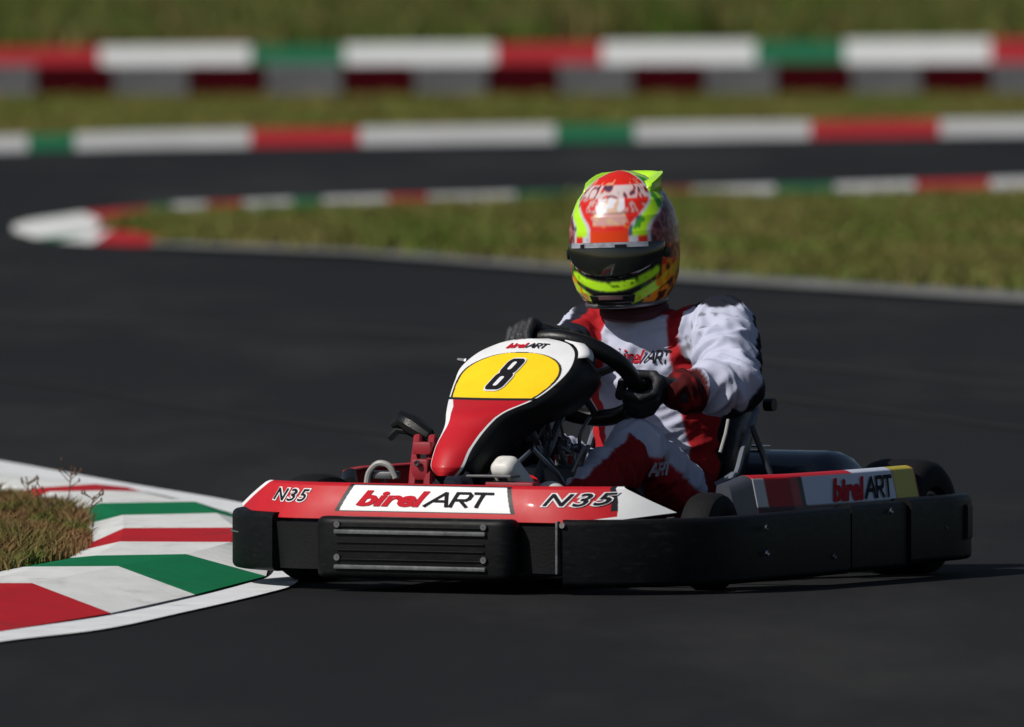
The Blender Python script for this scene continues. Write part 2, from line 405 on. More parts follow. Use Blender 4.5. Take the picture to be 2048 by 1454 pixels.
# ------------------------------------------------------------------ grass
def in_poly(x, y, poly):
    c = False; j = len(poly)-1
    for i in range(len(poly)):
        xi, yi = poly[i]; xj, yj = poly[j]
        if (yi > y) != (yj > y) and x < (xj-xi)*(y-yi)/(yj-yi)+xi: c = not c
        j = i
    return c
def blades(name, pts, hfun, wfun, pal, nb=4, spread=.03, lean=.5, two=True):
    V, Fc, Cc = [], [], []
    for (x, y, z) in pts:
        nn = noise.noise(Vector((x*1.3, y*.35, 3)))
        base = pal(x, y, nn)
        for b in range(nb):
            bx = x+random.gauss(0, spread); by = y+random.gauss(0, spread*1.5)
            h = hfun(x, y)*random.uniform(.5, 1.25); wd = wfun*random.uniform(.6, 1.3)
            a = random.uniform(0, PI); dx, dy = math.cos(a)*wd*.5, math.sin(a)*wd*.5
            l = random.gauss(0, lean)*h; l2 = random.gauss(0, lean)*h
            k = len(V); j = random.uniform(.7, 1.3); c = tuple(q*j for q in base)
            if random.random() < .10: c = tuple(q*j for q in (.17, .11, .05))
            V += [(bx-dx, by-dy, z-.01), (bx+dx, by+dy, z-.01), (bx+dx*.7+l*.35, by+dy*.7+l2*.35, z+h*.55), (bx-dx*.7+l*.35, by-dy*.7+l2*.35, z+h*.55), (bx+l, by+l2, z+h)]
            Fc += [(k, k+1, k+2, k+3), (k+3, k+2, k+4)]; Cc += [c]*5
    o = mesh_obj(name, V, Fc, M['grass_blade'], cols=Cc); tag(o, kind='stuff'); return o
def pal_green(x, y, n):
    t = min(1, max(0, .5+n*1.3)); a = (.092, .130, .020); b = (.155, .145, .042)
    return tuple(a[i]*(1-t)+b[i]*t for i in range(3))
def pal_far(x, y, n):
    t = min(1, max(0, .35+n*1.6)); a = (.060, .105, .012); b = (.14, .115, .042)
    return tuple(a[i]*(1-t)+b[i]*t for i in range(3))
def pal_near(x, y, n):
    t = min(1, max(0, .6+noise.noise(Vector((x*9, y*2, 1)))*1.5)); a = (.11, .13, .03); b = (.20, .11, .05)
    return tuple(a[i]*(1-t)+b[i]*t for i in range(3))
pts = []
ip = KI+near_edge[::-1]+[(338, 478), (285, 462), (225, 454), (260, 440)]
while len(pts) < 15000:
    py = random.uniform(375, 640); px = random.uniform(215, 2700)
    if random.random() < ((640-py)/265)*.6+.25 and in_poly(px, py, ip):
        p = P(px, py, .012); pts.append((p.x, p.y, .012))
blades('infield_turf', pts, lambda x, y: .05+.05*max(0, noise.noise(Vector((x*.8, y*.3, 0)))), .02, pal_green, 4, .05, .5)
pts = []
mid_poly = [(x, y-2) for x, y in K3far]+[(3300, 160), (-900, 180)]
for i in range(9000):
    px = random.uniform(-500, 2600); py = random.uniform(150, 262); 
    if py < lerp_poly(K3far, px)-1: p = P(px, py, 0.); pts.append((p.x, p.y, -.02))
blades('verge_turf', pts, lambda x, y: .028, .03, pal_green, 4, .08, .5)
pts = []
for i in range(16000):
    px = random.uniform(-400, 2500); py = -60+150*random.random()**.8
    if py < lerp_poly(K4far, px)+6: p = P(px, py, 0.); pts.append((p.x, p.y, -.02))
blades('rough_meadow', pts, lambda x, y: .18+.55*max(0, noise.noise(Vector((x*.55, y*.05, 5)))+.1), .05, pal_far, 4, .16, .35)
pts = []
while len(pts) < 7500:
    px = random.uniform(-500, 175); py = random.uniform(930, 1220)
    if px < -20 and random.random() < .6: continue
    if in_poly(px, py, near_grass_px): p = P(px, py, .03); pts.append((p.x, p.y, .03))
def hnear(x, y):
    return .020+.034*max(0, .5+noise.noise(Vector((x*6, y*1.2, 2))))
blades('apex_grass', pts, hnear, .0055, pal_near, 5, .012, .6)

# dry weed stalks at the apex, each a plant of its own
stalks = [((128, 1040), .14, .02, 'tallest bare weed stalk rising above the grass at the apex kerb'),
          ((100, 1046), .095, -.02, 'dark branching weed leaning left over the white kerb stripe'),
          ((165, 1058), .085, .03, 'thin weed at the grass tip beside the green kerb stripe'),
          ((60, 1030), .10, -.01, 'brown weed with seed head nearest the left edge of the apex grass')]
for (px, h, ln, lab) in stalks:
    b = P(*px, .03); mb = MB()
    top = b+Vector((ln, 0, h)); mb.tube([b, b.lerp(top, .5)+Vector((.004, 0, 0)), top], .0016, 5)
    for k in range(7):
        t = random.uniform(.35, .98); q = b.lerp(top, t); e = q+Vector((random.choice((-1, 1))*random.uniform(.01, .03), random.uniform(-.01, .01), random.uniform(.01, .03)))
        mb.tube([q, e], .0011, 4); mb.capsule(e, .0028, e+Vector((0, 0, .006)), .0018, 5)
    tag(mb.build('weed', M['weed']), lab, 'weed', 'weeds in the apex grass')

# ------------------------------------------------------------------ low barrier of separate blocks
edges = [-230, -80, 70, 223, 375, 528, 682, 824, 972, 1113, 1262, 1405, 1550, 1698, 1840, 1977, 2110, 2245]
ordn = ['leftmost', 'second', 'third', 'fourth', 'fifth', 'sixth', 'seventh', 'eighth', 'ninth']
cnt = {0: 0, 1: 0}
def by(x): return 192-5*x/2048
Lred = ['leftmost dark red block of the low barrier, under the red kerb stripe',
        'dark red barrier block just left of the first green kerb stripe',
        'dark red barrier block just right of the first green kerb stripe',
        'dark red block in the low barrier under the middle red kerb stripe',
        'dark red block in the low barrier almost directly above the helmet',
        'dark red block in the low barrier under the second green kerb stripe',
        'dark red block in the low barrier, rightmost of the red ones']
Lgrey = ['grey block cut by the left edge of the picture in the low barrier',
         'grey block between the two leftmost dark red blocks of the low barrier',
         'grey block under the left green kerb stripe in the low barrier',
         'grey block under white kerb paint left of the middle red stripe, low barrier',
         'grey block in the low barrier, just left of the red block above the helmet',
         'grey block in the low barrier, just right of the red block above the helmet',
         'grey block between the two rightmost dark red blocks of the low barrier',
         'grey block cut by the right edge of the picture in the low barrier']
ri = gi = 0
for i, (a, b) in enumerate(zip(edges, edges[1:])):
    red = i % 2 == 0
    inview = a < 2048 and b > 0
    pa = P(a+3, by(a), -.02); pb = P(b-3, by(b), -.02); ctr = (pa+pb)/2; L = (pb-pa).length
    mb = MB(); hh = .238
    sec = [(-.115, 0), (.115, 0), (.115, .05), (.105, .07), (.105, hh-.02), (.09, hh), (-.09, hh), (-.105, hh-.02), (-.105, .07), (-.115, .05)]
    V = [(-L/2, y, z) for y, z in sec]+[(L/2, y, z) for y, z in sec]; n = len(sec)
    mb.add(V, [(k, (k+1) % n, (k+1) % n+n, k+n) for k in range(n)]+[tuple(range(n))[::-1], tuple(range(n, 2*n))])
    o = mb.build('barrier_block', M['bred' if red else 'bgrey'], smooth=False)
    bv = o.modifiers.new('bevel', 'BEVEL'); bv.width = .01; bv.segments = 2
    o.location = ctr; o.rotation_euler = (0, 0, math.atan2(pb.y-pa.y, pb.x-pa.x))
    if red:
        lab = Lred[ri-1] if inview and 0 <= ri-1 < len(Lred) else 'dark red barrier block standing just outside the %s edge of the picture' % ('left' if b < 0 else 'right'); ri += 1
    else:
        lab = Lgrey[gi] if inview and gi < len(Lgrey) else 'grey barrier block standing just outside the picture'; gi += 1 if inview else 0
    tag(o, lab, 'barrier', 'blocks of the low red and grey barrier')

# ------------------------------------------------------------------ the kart
TH = math.radians(28)
K0 = P(1239, 1154, 0.)
kart = empty('racing_kart', (K0.x, K0.y, 0), math.atan2(-math.cos(TH), -math.sin(TH)))
tag(kart, 'red, white and black go-kart with yellow number 8 plate cornering beside the striped kerb', 'go-kart')

# --- front fairing
def fair_half(z): return .0
def fair_low(Y):
    a = abs(Y); X = 1.0-(.0 if a < .28 else 1.55*(a-.28)**2*(1+.9*(a-.28))*.95)
    z = .170+(0 if a < .44 else (a-.44)*.16)
    return X, z
def fair_top(Y):
    a = abs(Y); X = .962-(.0 if a < .25 else 1.35*(a-.25)**2)
    return X, .2545
def fair_pt(s, v, off=0.):
    """s: -1..1 across, v: 0 low .. 1 top"""
    Yl = s*.585; Yt = s*.475
    xl, zl = fair_low(Yl); xt, zt = fair_top(Yt)
    b = math.sin(v*PI)*.006
    e = max(0., v-.9)/.1
    return Vector((xl*(1-v)+xt*v+b+off-e*e*.012, Yl*(1-v)+Yt*v+(off*.8 if s > .7 else -off*.8 if s < -.7 else 0), zl*(1-v)+zt*v+off*.4))
def fair_yz(Y, v, off=0.0016): return fair_pt(Y/(.585*(1-v)+.475*v), v, off)
RED = srgb(222, 22, 34); WH = (.74, .75, .76); BK = (.012, .012, .014); YE = srgb(246, 204, 20)
RED = (.47, .007, .014)
nu, nv = 760, 110; V, Cc = [], []
for i in range(nu+1):
    s = -1+2*i/nu
    for j in range(nv+1):
        v = j/nv; p = fair_pt(s, v); V.append(p); Y = p.y; c = RED
        # centre plate, wider at the bottom
        hwp = .238-.036*v
        if .215 < v < .965 and abs(Y-.002) < hwp+.012 : c = BK
        if .24 < v < .94 and abs(Y-.002) < hwp: c = WH
        dend = (1-abs(s))
        if s > 0:
            if dend < .15*(1-v)+.03: c = WH
            elif dend < .15*(1-v)+.055 and v > .25: c = BK
            if v < .10 and s > .66: c = WH
        else:
            if dend < .03: c = WH
        Cc.append(c)
mbf = [(i*(nv+1)+j, (i+1)*(nv+1)+j, (i+1)*(nv+1)+j+1, i*(nv+1)+j+1) for i in range(nu) for j in range(nv)]
fairing = mesh_obj('front_fairing', V, mbf, M['paint'], kart, smooth=True, cols=Cc)
fairing['label'] = 'red front fairing with white centre plate'
md = fairing.modifiers.new('thick', 'SOLIDIFY'); md.thickness = .006; md.offset = -1
logo(lambda x, y, o=0: fair_yz(x, y, .0018+o), -.185, .36, .178, .80, 'lettering', M['inkred'], M['inkblack'], fairing, th=.17)
for (x0, x1, nm) in ((-.435, -.315, 'a'), (.305, .475, 'b')):
    mb = MB()
    V1, F1 = text_mesh('N35', 1, .075, .35, 1.25); V2, F2 = text_mesh('N35', 1, .012, .35, 1.25)
    a_, b_, c_, d_ = min(v[0] for v in V1), max(v[0] for v in V1), min(v[1] for v in V1), max(v[1] for v in V1)
    tr = lambda V_: [(x0+(v[0]-a_)/(b_-a_)*(x1-x0), .42+(v[1]-c_)/(d_-c_)*.40) for v in V_]
    mb.add([fair_yz(*p, .0018) for p in tr(V1)], F1, 0); mb.add([fair_yz(*p, .003) for p in tr(V2)], F2, 1)
    mb.build('model_number', [M['inkwhite'], M['inkblack']], fairing, smooth=False)
# upper closing deck of the fairing, dark
mb = MB(); rows = []
for i in range(61):
    s = -1+2*i/60; p = fair_pt(s, 1); rows.append([p+Vector((-.001, 0, 0)), p+Vector((-.05, 0, -.004)), p+Vector((-.10, 0, -.03))])
mb.grid(rows); mb.build('fairing_deck', M['blackm'], kart)

# --- black lower nose
mb = MB(); path = []
for i in range(61):
    s = -1+2*i/60; Y = -s*.60; x, z = fair_low(Y); path.append((x-.028, Y, 0))
sec = [(.028, .168), (.030, .15), (.034, .11), (.030, .08), (.016, .058), (-.02, .05), (-.03, .16)]
mb.sweep([(p[0], p[1]) for p in path], [(-o, z) for o, z in sec]); mb.build('lower_nose', M['blackm'], kart)
# flip guard: outward must point forward
# --- centre pad with ribs and bolts
def pad_path(pts, n=8): return [(p.x, p.y) for p in smooth_path([(a, b, 0) for a, b in pts], n)]
mb = MB(); pth = pad_path([(1.015, -.232), (1.030, -.222), (1.032, -.1), (1.032, 0), (1.032, .1), (1.030, .222), (1.015, .232)])
mb.sweep(pth, rsec(.030, .032, .178, .016)); cp = mb.build('centre_bumper_pad', M['pad'], kart)
cp['label'] = 'ribbed black pad in the middle of the nose'
for z in (.143, .060):
    m2 = MB(); m2.box((1.064, 0, z), (.012, .405, .010), r=.003); m2.build('rib', M['rail'], cp)
for z in (.156, .1, .078, .118):
    m2 = MB(); m2.box((1.0625, 0, z), (.008, .395, .003), r=.001); m2.build('groove_lip', M['pad'], cp)
for y in (-.195, .197):
    for z in (.160, .082):
        m2 = MB(); m2.lathe([(0, .001), (0, .008), (-.004, .009)], (1.068, y, z), 'X', 10); m2.build('bolt', M['dull'], cp)
# --- side bumpers and corner pads
left_side = [(.975, .362), (.945, .43), (.90, .505), (.83, .575), (.74, .622), (.62, .645), (.45, .652), (.25, .655), (.112, .655)]
def bsec(z0, z1, hw=.026, r=.014): return rsec(hw, z0, z1, r)
mb = MB(); mb.sweep([(x, y, .0+.008*(1-x)) for x, y in pad_path(left_side)], bsec(.018, .178)); 
sb = mb.build('left_front_side_bumper', M['pad'], kart)
mb = MB(); mb.sweep([(x, y, .009) for x, y in pad_path([(.096, .652), (0, .652), (-.1, .652), (-.196, .651)])], bsec(.018, .180, .025)); mb.build('left_side_bumper', M['pad'], kart)
rear = [(-.204, .654), (-.35, .652), (-.48, .650), (-.575, .628), (-.645, .575), (-.680, .50)]
mb = MB(); mb.sweep([(x, y, .010) for x, y in pad_path(rear)], bsec(.026, .184, .030)); rc = mb.build('left_rear_corner_bumper', M['pad'], kart)
m2 = MB(); m2.sweep([(x, y, .010) for x, y in pad_path([(-.505, .678), (-.595, .646), (-.658, .592)])], bsec(.075, .16, .008, .006)); m2.build('recess_panel', M['blackm'], rc)
mb = MB(); mb.sweep([(x, y, .010) for x, y in pad_path([(-.678, .47), (-.69, .3), (-.692, 0), (-.69, -.3), (-.678, -.47)])], bsec(.040, .184, .03)); mb.build('rear_bumper', M['pad'], kart)
right_front = [(.50, -.655), (.62, -.650), (.72, -.628), (.81, -.585), (.885, -.52), (.935, -.452), (.965, -.398)]
mb = MB(); mb.sweep([(x, y, .002) for x, y in pad_path(right_front)], bsec(.040, .180, .028)); rf = mb.build('right_front_corner_pad', M['pad'], kart)
m2 = MB(); m2.sweep([(x, y, .002) for x, y in pad_path([(.66, -.667), (.74, -.647), (.83, -.600), (.90, -.53)])], bsec(.125, .129, .009, .0015)); m2.build('groove_lip', M['rail'], rf)
m2 = MB(); m2.sweep([(x, y, .002) for x, y in pad_path([(-.672, -.49), (-.57, -.612), (-.35, -.655), (0, -.658), (.49, -.658)])], bsec(.042, .178)); m2.build('right_side_bumper', M['pad'], kart)
for (x, y, z, pr) in ((.555, .684, .090, sb), (.56, .684, .150, sb), (-.10, .682, .168, sb), (-.40, .68, .12, sb), (.2, .682, .07, sb)):
    m2 = MB(); m2.lathe([(0, .001), (.004, .006), (0, .008)], (x, y, z), 'Y', 10); m2.build('bolt', M['steel'] if z in (.09, .168) else M['dull'], pr)
# pale strip painting the highlight along the side bumper's front edge
m2 = MB(); m2.box((.985, .357, .112), (.035, .006, .125), r=.002); m2.build('edge_highlight', M['rail'], sb)
m2 = MB(); m2.lathe([(0, .001), (0, .007), (-.004, .008)], (1.003, .372, .165), 'X', 10); m2.build('bolt', M['steel'], sb)
m2 = MB(); m2.lathe([(0, .001), (0, .006), (-.004, .007)], (.925, -.51, .162), 'X', 10); m2.build('bolt', M['steel'], rf)

# --- side pods
def pod(side):
    rows, Cc = [], []; V = []; nx, nz = 160, 30
    def pp(x, q, off=0.):
        # q 0 low outside .. 1 inner edge of the top
        t = (x+.42)/.80
        yo = .603+.018*math.sin(t*PI)-.03*max(0, t-.85)/.15
        if q < .62:
            v = q/.62; z = .165+v*.090; y = yo-.020*v+off
        else:
            a = (q-.62)/.38; z = .255+.007*math.sin(a*PI*.8)+off; y = yo-.020-.035*a
        return Vector((x, y*side, z+(.004 if x < 0 else .004)))
    for i in range(nx+1):
        x = -.42+.80*i/nx
        for j in range(nz+1):
            q = j/nz; p = pp(x, q); V.append(p); c = RED
            if side > 0:  # left flank: shade painted in as darker red and yellow, bluish white
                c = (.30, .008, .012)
                if -.275 < x < .215 and q > .12: c = (.52, .57, .68)
                if -.415 < x <= -.285 and q > .12: c = (.46, .38, .02)
                if .205 < x < .222 and q > .12: c = BK
                if x > .345: c = (.5, .5, .5)
                if q > .62 and x > -.05: c = RED
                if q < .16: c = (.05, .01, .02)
            Cc.append(c)
    fc = [(i*(nz+1)+j, (i+1)*(nz+1)+j, (i+1)*(nz+1)+j+1, i*(nz+1)+j+1) for i in range(nx) for j in range(nz)]
    if side < 0: fc = [f[::-1] for f in fc]
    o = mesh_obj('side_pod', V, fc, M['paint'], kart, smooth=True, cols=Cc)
    md = o.modifiers.new('thick', 'SOLIDIFY'); md.thickness = .005; md.offset = 1
    mb = MB(); P4 = [pp(.38, j/10) for j in range(11)]+[Vector((.37, .5*side, .16))]
    mb.add(P4, [tuple(range(12))]); P5 = [p+Vector((.055, -.03*side, -.02)) for p in P4]
    mb.add(P5, [tuple(range(12))]); mb.add(P4+P5, [(k, k+1, k+13, k+12) for k in range(11)])
    mb.build('nose_cap', M['tank'] if side > 0 else M['black'], o)
    return o, pp
pl, pfun = pod(1); pl['label'] = 'left side pod with white and yellow panels'
logo(lambda x, y, o=0: pfun(-x, y, .0035+o), -.075, .17, .265, .56, 'lettering', M['inkred'], M['inkblack'], pl, th=.19)
pr_, _ = pod(-1); pr_['label'] = 'right side pod in red'

# --- nose panel with race number
ZN = [.272, .285, .300, .338, .384, .418, .450, .485, .518, .550, .570, .580, .586]
XN = [.885, .885, .880, .850, .790, .743, .655, .590, .540, .487, .452, .440, .432]
HN = [.028, .040, .046, .050, .058, .078, .117, .138, .147, .132, .102, .070, .030]
_sp = smooth_path([(a, b, c) for a, b, c in zip(ZN, XN, HN)], 8)
_ZF = [p.x for p in _sp]; _XF = [p.y for p in _sp]; _HF = [max(.008, p.z) for p in _sp]
def itp(z, T): return float(np.interp(z, _ZF, _XF if T is XN else _HF))
_yy = smooth_path([(.442+(a-.448)*.90, b, 0) for a, b, c in [(.448, .098, 0), (.465, .112, 0), (.485, .123, 0), (.505, .1285, 0), (.522, .127, 0), (.538, .117, 0), (.552, .098, 0), (.563, .072, 0), (.570, .042, 0), (.574, .0, 0)]], 6)
def nose_pt(Y, z, off=0.):
    hw = itp(z, HN); u = max(-1., min(1., Y/hw))
    return Vector((itp(z, XN)+.028*(1-u*u)-.006+off*.75, Y, z+off*.65))
nu, nv = 200, 300; V, Cc = [], []
def smoothz(v): return ZN[0]+(ZN[-1]-ZN[0])*v
for i in range(nu+1):
    u = -1+2*i/nu
    for j in range(nv+1):
        z = smoothz(j/nv); hw = itp(z, HN); p = nose_pt(u*hw, z); V.append(p); Y = u*hw; c = RED
        if z < .445:
            e = hw*(1-abs(u))
            if u > 0 and e < .0050+.03*max(0, z-.41): c = WH
            if u < 0 and e < float(np.interp(z, [.28, .34, .37, .40, .43, .45], [.003, .003, .006, .017, .022, .013])): c = WH  # left white border widens upward into a painted highlight
        else:
            # yellow plate outline
            hy = float(np.interp(z, [p.x for p in _yy], [p.y for p in _yy]))
            if z >= .5755: hy = -1
            c = WH
            if hy > .004 and abs(Y) < hy+.0065 and z < .557: c = BK
            if z < .450: c = BK if z > .4455 else RED
            elif abs(Y) < hy and z < .5535: c = YE
        Cc.append(c)
fc = [(i*(nv+1)+j, (i+1)*(nv+1)+j, (i+1)*(nv+1)+j+1, i*(nv+1)+j+1) for i in range(nu) for j in range(nv)]
npn = mesh_obj('nose_panel', V, fc, M['paint'], kart, smooth=True, cols=Cc)
md = npn.modifiers.new('thick', 'SOLIDIFY'); md.thickness = .005; md.offset = -1
npn['label'] = 'nose panel with yellow number plate over red tongue'
mb = MB()
def rr_(cx, cy, hx, hy, r_, n_=6):
    return [(cx+sx*(hx-r_)+r_*math.cos(a0+PI/2*k/n_), cy+sy*(hy-r_)+r_*math.sin(a0+PI/2*k/n_)) for sx, sy, a0 in ((1, 1, 0), (-1, 1, PI/2), (-1, -1, PI), (1, -1, 3*PI/2)) for k in range(n_+1)]
def eight(grow, m, off):
    for (cy, hy_, hx_) in ((.529, .0205, .0225), (.490, .0225, .0245)):
        pl_ = rr_(0, cy, hx_+grow, hy_+grow, .012+grow); pl_ = [(x*.95+(y-.509)*.20, .5036+(y-.509)*.86) for x, y in pl_]
        mb.add([nose_pt(x, y, off) for x, y in pl_], [tuple(range(len(pl_)))], m)
eight(.0035, 0, .002); eight(0, 1, .0034)
for (cy, hy_, hx_) in ((.530, .0105, .0058), (.489, .0125, .0062)):
    pl_ = [(x*.95+(y-.509)*.20, .5036+(y-.509)*.86) for x, y in rr_(0, cy, hx_, hy_, .0045)]; mb.add([nose_pt(x, y, .0046) for x, y in pl_], [tuple(range(len(pl_)))], 0)
mb.build('race_number', [M['inkwhite'], M['inkblack']], npn, smooth=False)
logo(lambda x, y, o=0: nose_pt(x, .5635+.012*y-.55*x*x*1.2, .002), -.055, .0, .055, 1., 'lettering', M['inkred'], M['inkblack'], npn, th=.2)
# dark shell behind the panel
mb = MB(); rows = []
for z in np.linspace(.29, .580, 26):
    hw = itp(z, HN); X = itp(z, XN); r = []
    for k in range(9):
        a = k/8*PI-PI/2; dep = .10+.5*max(0, .46-z)*0
        r.append(Vector((X-.006-dep*math.cos(a)*min(1, hw*9), hw*1.0*math.sin(a), z-.02*math.cos(a))))
    rows.append(r)
mb.grid(rows); mb.build('panel_backing', M['blackm'], kart)
# side flank of the panel (wraps round on the driver's left)
for sd in (1, -1):
    mb = MB(); rows = []
    for z in np.linspace(.285, .577, 30):
        hw = itp(z, HN); p = nose_pt(hw*sd, z); dd = float(np.interp(z, [.285, .33, .40, .46, .54, .585], [.06, .10, .16, .165, .13, .05]))
        yy = float(np.interp(z, [.285, .45, .50, .585], [.01, .03, .018, .0]))*sd
        rows.append([p+Vector((-.001, 0, 0)), p+Vector((-.03, yy*.6, -.006)), p+Vector((-dd*.55, yy, -.02)), p+Vector((-dd, yy*.4, -.04))])
    mb.grid(rows); mb.build('panel_flank', M['blackm'], kart, solid=.003)
mb = MB(); rows = []
for z in np.linspace(.54, .580, 6):
    hw = itp(z, HN); p = nose_pt(hw, z); rows.append([p+Vector((-.012, .004, .003)), p+Vector((-.04, .016, .004)), p+Vector((-.055, .022, -.006))])
mb.grid(rows); mb.build('white_trim', M['inkwhite'], kart, solid=.003)

# red support frame of the nose
mb = MB()
for y in (-.085, -.045): mb.tube([(.90, y, .18), (.87, y-.01, .27), (.80, y-.035, .36)], .011, 8)
mb.box((.865, -.075, .285), (.03, .045, .05), r=.006); mb.box((.845, -.08, .335), (.03, .05, .03), r=.006)
mb.build('nose_support', M['dred'], kart)
for z in (.22, .30):
    m2 = MB(); m2.lathe([(0, .001), (.006, .006), (0, .009)], (.888, -.075, z), 'X', 8); m2.build('bolt', M['dull'], kart.children[-1])
mb = MB(); mb.tube([(.78, -.10, .36), (.78, -.145, .385), (.775, -.175, .40), (.77, -.205, .385)], .02, 10, radii=[.018, .026, .022, .008])
mb.tube([(.775, -.12, .37), (.77, -.19, .375), (.765, -.215, .355)], .01, 8); mb.build('brake_reservoir', M['black'], kart)
mb = MB(); mb.tube([(.50, -.10, .525), (.50, -.165, .533)], .005, 8); mb.capsule((.50, -.15, .531), .009, (.50, -.172, .534), .006, 8); mb.build('switch', M['seat'], kart)

# pedals, cables, hoses
mb = MB(); arc = smooth_path([(.83, -.243, .245), (.83, -.236, .275), (.83, -.212, .296), (.825, -.185, .290), (.82, -.17, .262)], 6)
mb.tube(arc, .0075, 8); mb.build('brake_hose', M['cable'], kart)
mb = MB(); mb.box((.80, -.215, .268), (.05, .07, .018), r=.005); mb.tube([(.80, -.215, .262), (.74, -.215, .12)], .006, 8); mb.build('pedal', M['dull'], kart)
mb = MB(); mb.box((.83, .115, .235), (.02, .07, .05), r=.005); mb.tube([(.83, .115, .22), (.80, .115, .06)], .007, 8); mb.build('pedal', M['dull'], kart)
mb = MB(); mb.box((.845, .155, .248), (.03, .13, .022), r=.006); rb_ = mb.build('foot_rest', M['dred'], kart)
mb = MB(); mb.box((.845, .10, .272), (.05, .13, .006), r=.002); mb.build('foot_rest_plate', M['dull'], kart)

# steering
WC = Vector((.285, .030, .488)); TT = Vector((.77, 0, .64)).normalized(); YY = Vector((0, 1, 0)); NN = Vector((-.64, 0, .77)).normalized(); WR = .155
ring = [WC+(YY*math.cos(a)+TT*math.sin(a))*WR for a in np.linspace(0, 2*PI, 49)[:-1]]
mb = MB(); mb.tube(ring, .021, 12, closed=True); sw = mb.build('steering_wheel', M['black'], kart)
mb = MB()
for a in (math.radians(20), math.radians(160), math.radians(270)):
    e = WC+(YY*math.cos(a)+TT*math.sin(a))*WR; mb.tube([WC-NN*.01, e], .009, 8, radii=[.014, .008])
mb.lathe([(-.02, .001), (-.02, .035), (.012, .035), (.02, .001)], WC, 'Z', 18, rot=NN.to_track_quat('Z', 'Y').to_matrix()); mb.build('spoke', M['dull'], sw)
mb = MB(); mb.tube([WC-NN*.01, WC-NN*.40], .011, 10); mb.build('steering_column', M['dull'], kart)
mb = MB(); mb.tube([(.50, -.12, .06), (.44, -.05, .28), (.42, 0, .33), (.44, .05, .28), (.50, .12, .06)], .009, 8); mb.tube([(.42, 0, .33), (.50, 0, .42)], .009, 8); mb.build('column_brace', M['steel'], kart)

# frame
mb = MB()
for s in (-1, 1):
    mb.tube(smooth_path([(.92, .16*s, .06), (.70, .24*s, .055), (.40, .30*s, .055), (0, .33*s, .055), (-.35, .32*s, .06), (-.62, .30*s, .08)], 5), .015, 8)
    mb.tube([(.55, .24*s, .06), (.55, .44*s, .11)], .013, 8); mb.tube([(.3, .30*s, .06), (.3, .62*s, .10)], .010, 8); mb.tube([(-.15, .32*s, .06), (-.15, .62*s, .10)], .010, 8)
mb.tube([(.92, -.16, .06), (.92, .16, .06)], .015, 8); mb.tube([(.1, -.32, .055), (.1, .32, .055)], .014, 8); mb.tube([(-.35, -.32, .06), (-.35, .32, .06)], .014, 8)
mb.tube([(-.62, -.30, .08), (-.62, .30, .08)], .014, 8)
mb.build('frame', M['dull'], kart)
mb = MB(); mb.box((.52, 0, .038), (.80, .50, .006), r=.001); mb.build('floor_tray', M['blackm'], kart)
mb = MB(); mb.box((.34, .075, .165), (.27, .22, .24), r=.03); tk = mb.build('fuel_tank', M['tank'], kart)
mb = MB(); mb.lathe([(0, .001), (0, .03), (-.02, .03)], (.33, .03, .305), 'Z', 16); mb.build('filler_cap', M['red'], tk)
for k in range(10):
    mb = MB(); a = Vector((.47+random.uniform(-.06, .05), .06+random.uniform(-.05, .09), .30+random.uniform(-.02, .06)))
    mb.tube(smooth_path([a, a+Vector((random.uniform(-.03, .03), random.uniform(-.02, .02), random.uniform(.02, .05))), a+Vector((random.uniform(-.04, .04), random.uniform(-.03, .03), random.uniform(-.04, .08)))], 4), random.uniform(.003, .006), 6); mb.build('cable', M['dull'], kart)
for (x, y, z) in ((.45, .09, .335), (.44, .075, .30), (.42, .11, .325), (.36, .12, .31)):
    mb = MB(); mb.lathe([(0, .001), (.01, .006), (.01, .012), (-.01, .012), (-.01, .001)], (x, y, z), 'Y', 10); mb.box((x, y-.01, z-.02), (.014, .01, .035), r=.002); mb.build('clamp', M['steel'], kart)
mb = MB(); mb.tube([(.62, .09, .33), (.55, .12, .27), (.50, .15, .18)], .006, 6); mb.build('tie_rod', M['steel'], kart)

# seat
prof = [(.07, .155, .165), (-.03, .085, .18), (-.16, .060, .19), (-.29, .085, .20), (-.36, .17, .205), (-.385, .27, .21), (-.405, .36, .205), (-.42, .43, .185)]
pp_ = smooth_path(prof, 5); rows = []
for i, p in enumerate(pp_):
    a = pp_[max(i-1, 0)]; b = pp_[min(i+1, len(pp_)-1)]; tx, tz = (b.x-a.x), (b.y-a.y); L = math.hypot(tx, tz)
    nx_, nz_ = tz/L, -tx/L; f_ = i/(len(pp_)-1); dep = .05+.13*math.sin(min(1, f_*1.1)*PI)**.6 if 0 < f_ < .9 else .06+.02*f_
    r = []
    for k in range(17):
        ang = (-1+k/8)*PI/2; wv = (1-math.cos(ang))**1.3
        r.append(Vector((p.x+nx_*dep*wv, math.sin(ang)*p.z, p.y+nz_*dep*wv)))
    rows.append(r)
mb = MB(); mb.grid(rows); seat = mb.build('seat', M['seat'], kart, solid=.008)
mb = MB(); mb.tube([r[-1] for r in rows[4:]], .0075, 8); mb.tube([r[0] for r in rows[4:]], .0075, 8); mb.tube(rows[-1], .0075, 8); mb.build('seat_rim', M['rimgrey'], seat)
mb = MB(); mb.tube([(-.155, .215, .378), (-.135, .218, .345), (-.11, .216, .30)], .0045, 8); mb.build('seat_stripe', M['cable'], seat)
for s in (-1, 1):
    mb = MB(); mb.tube([(-.28, .215*s, .36), (-.33, .30*s, .10)], .008, 8); mb.build('seat_stay', M['tank'], seat)
mb = MB(); mb.lathe([(-.012, .001), (-.012, .016), (.012, .016), (.012, .001)], (-.385, .21, .408), 'Y', 12); mb.build('seat_bolt', M['black'], seat)

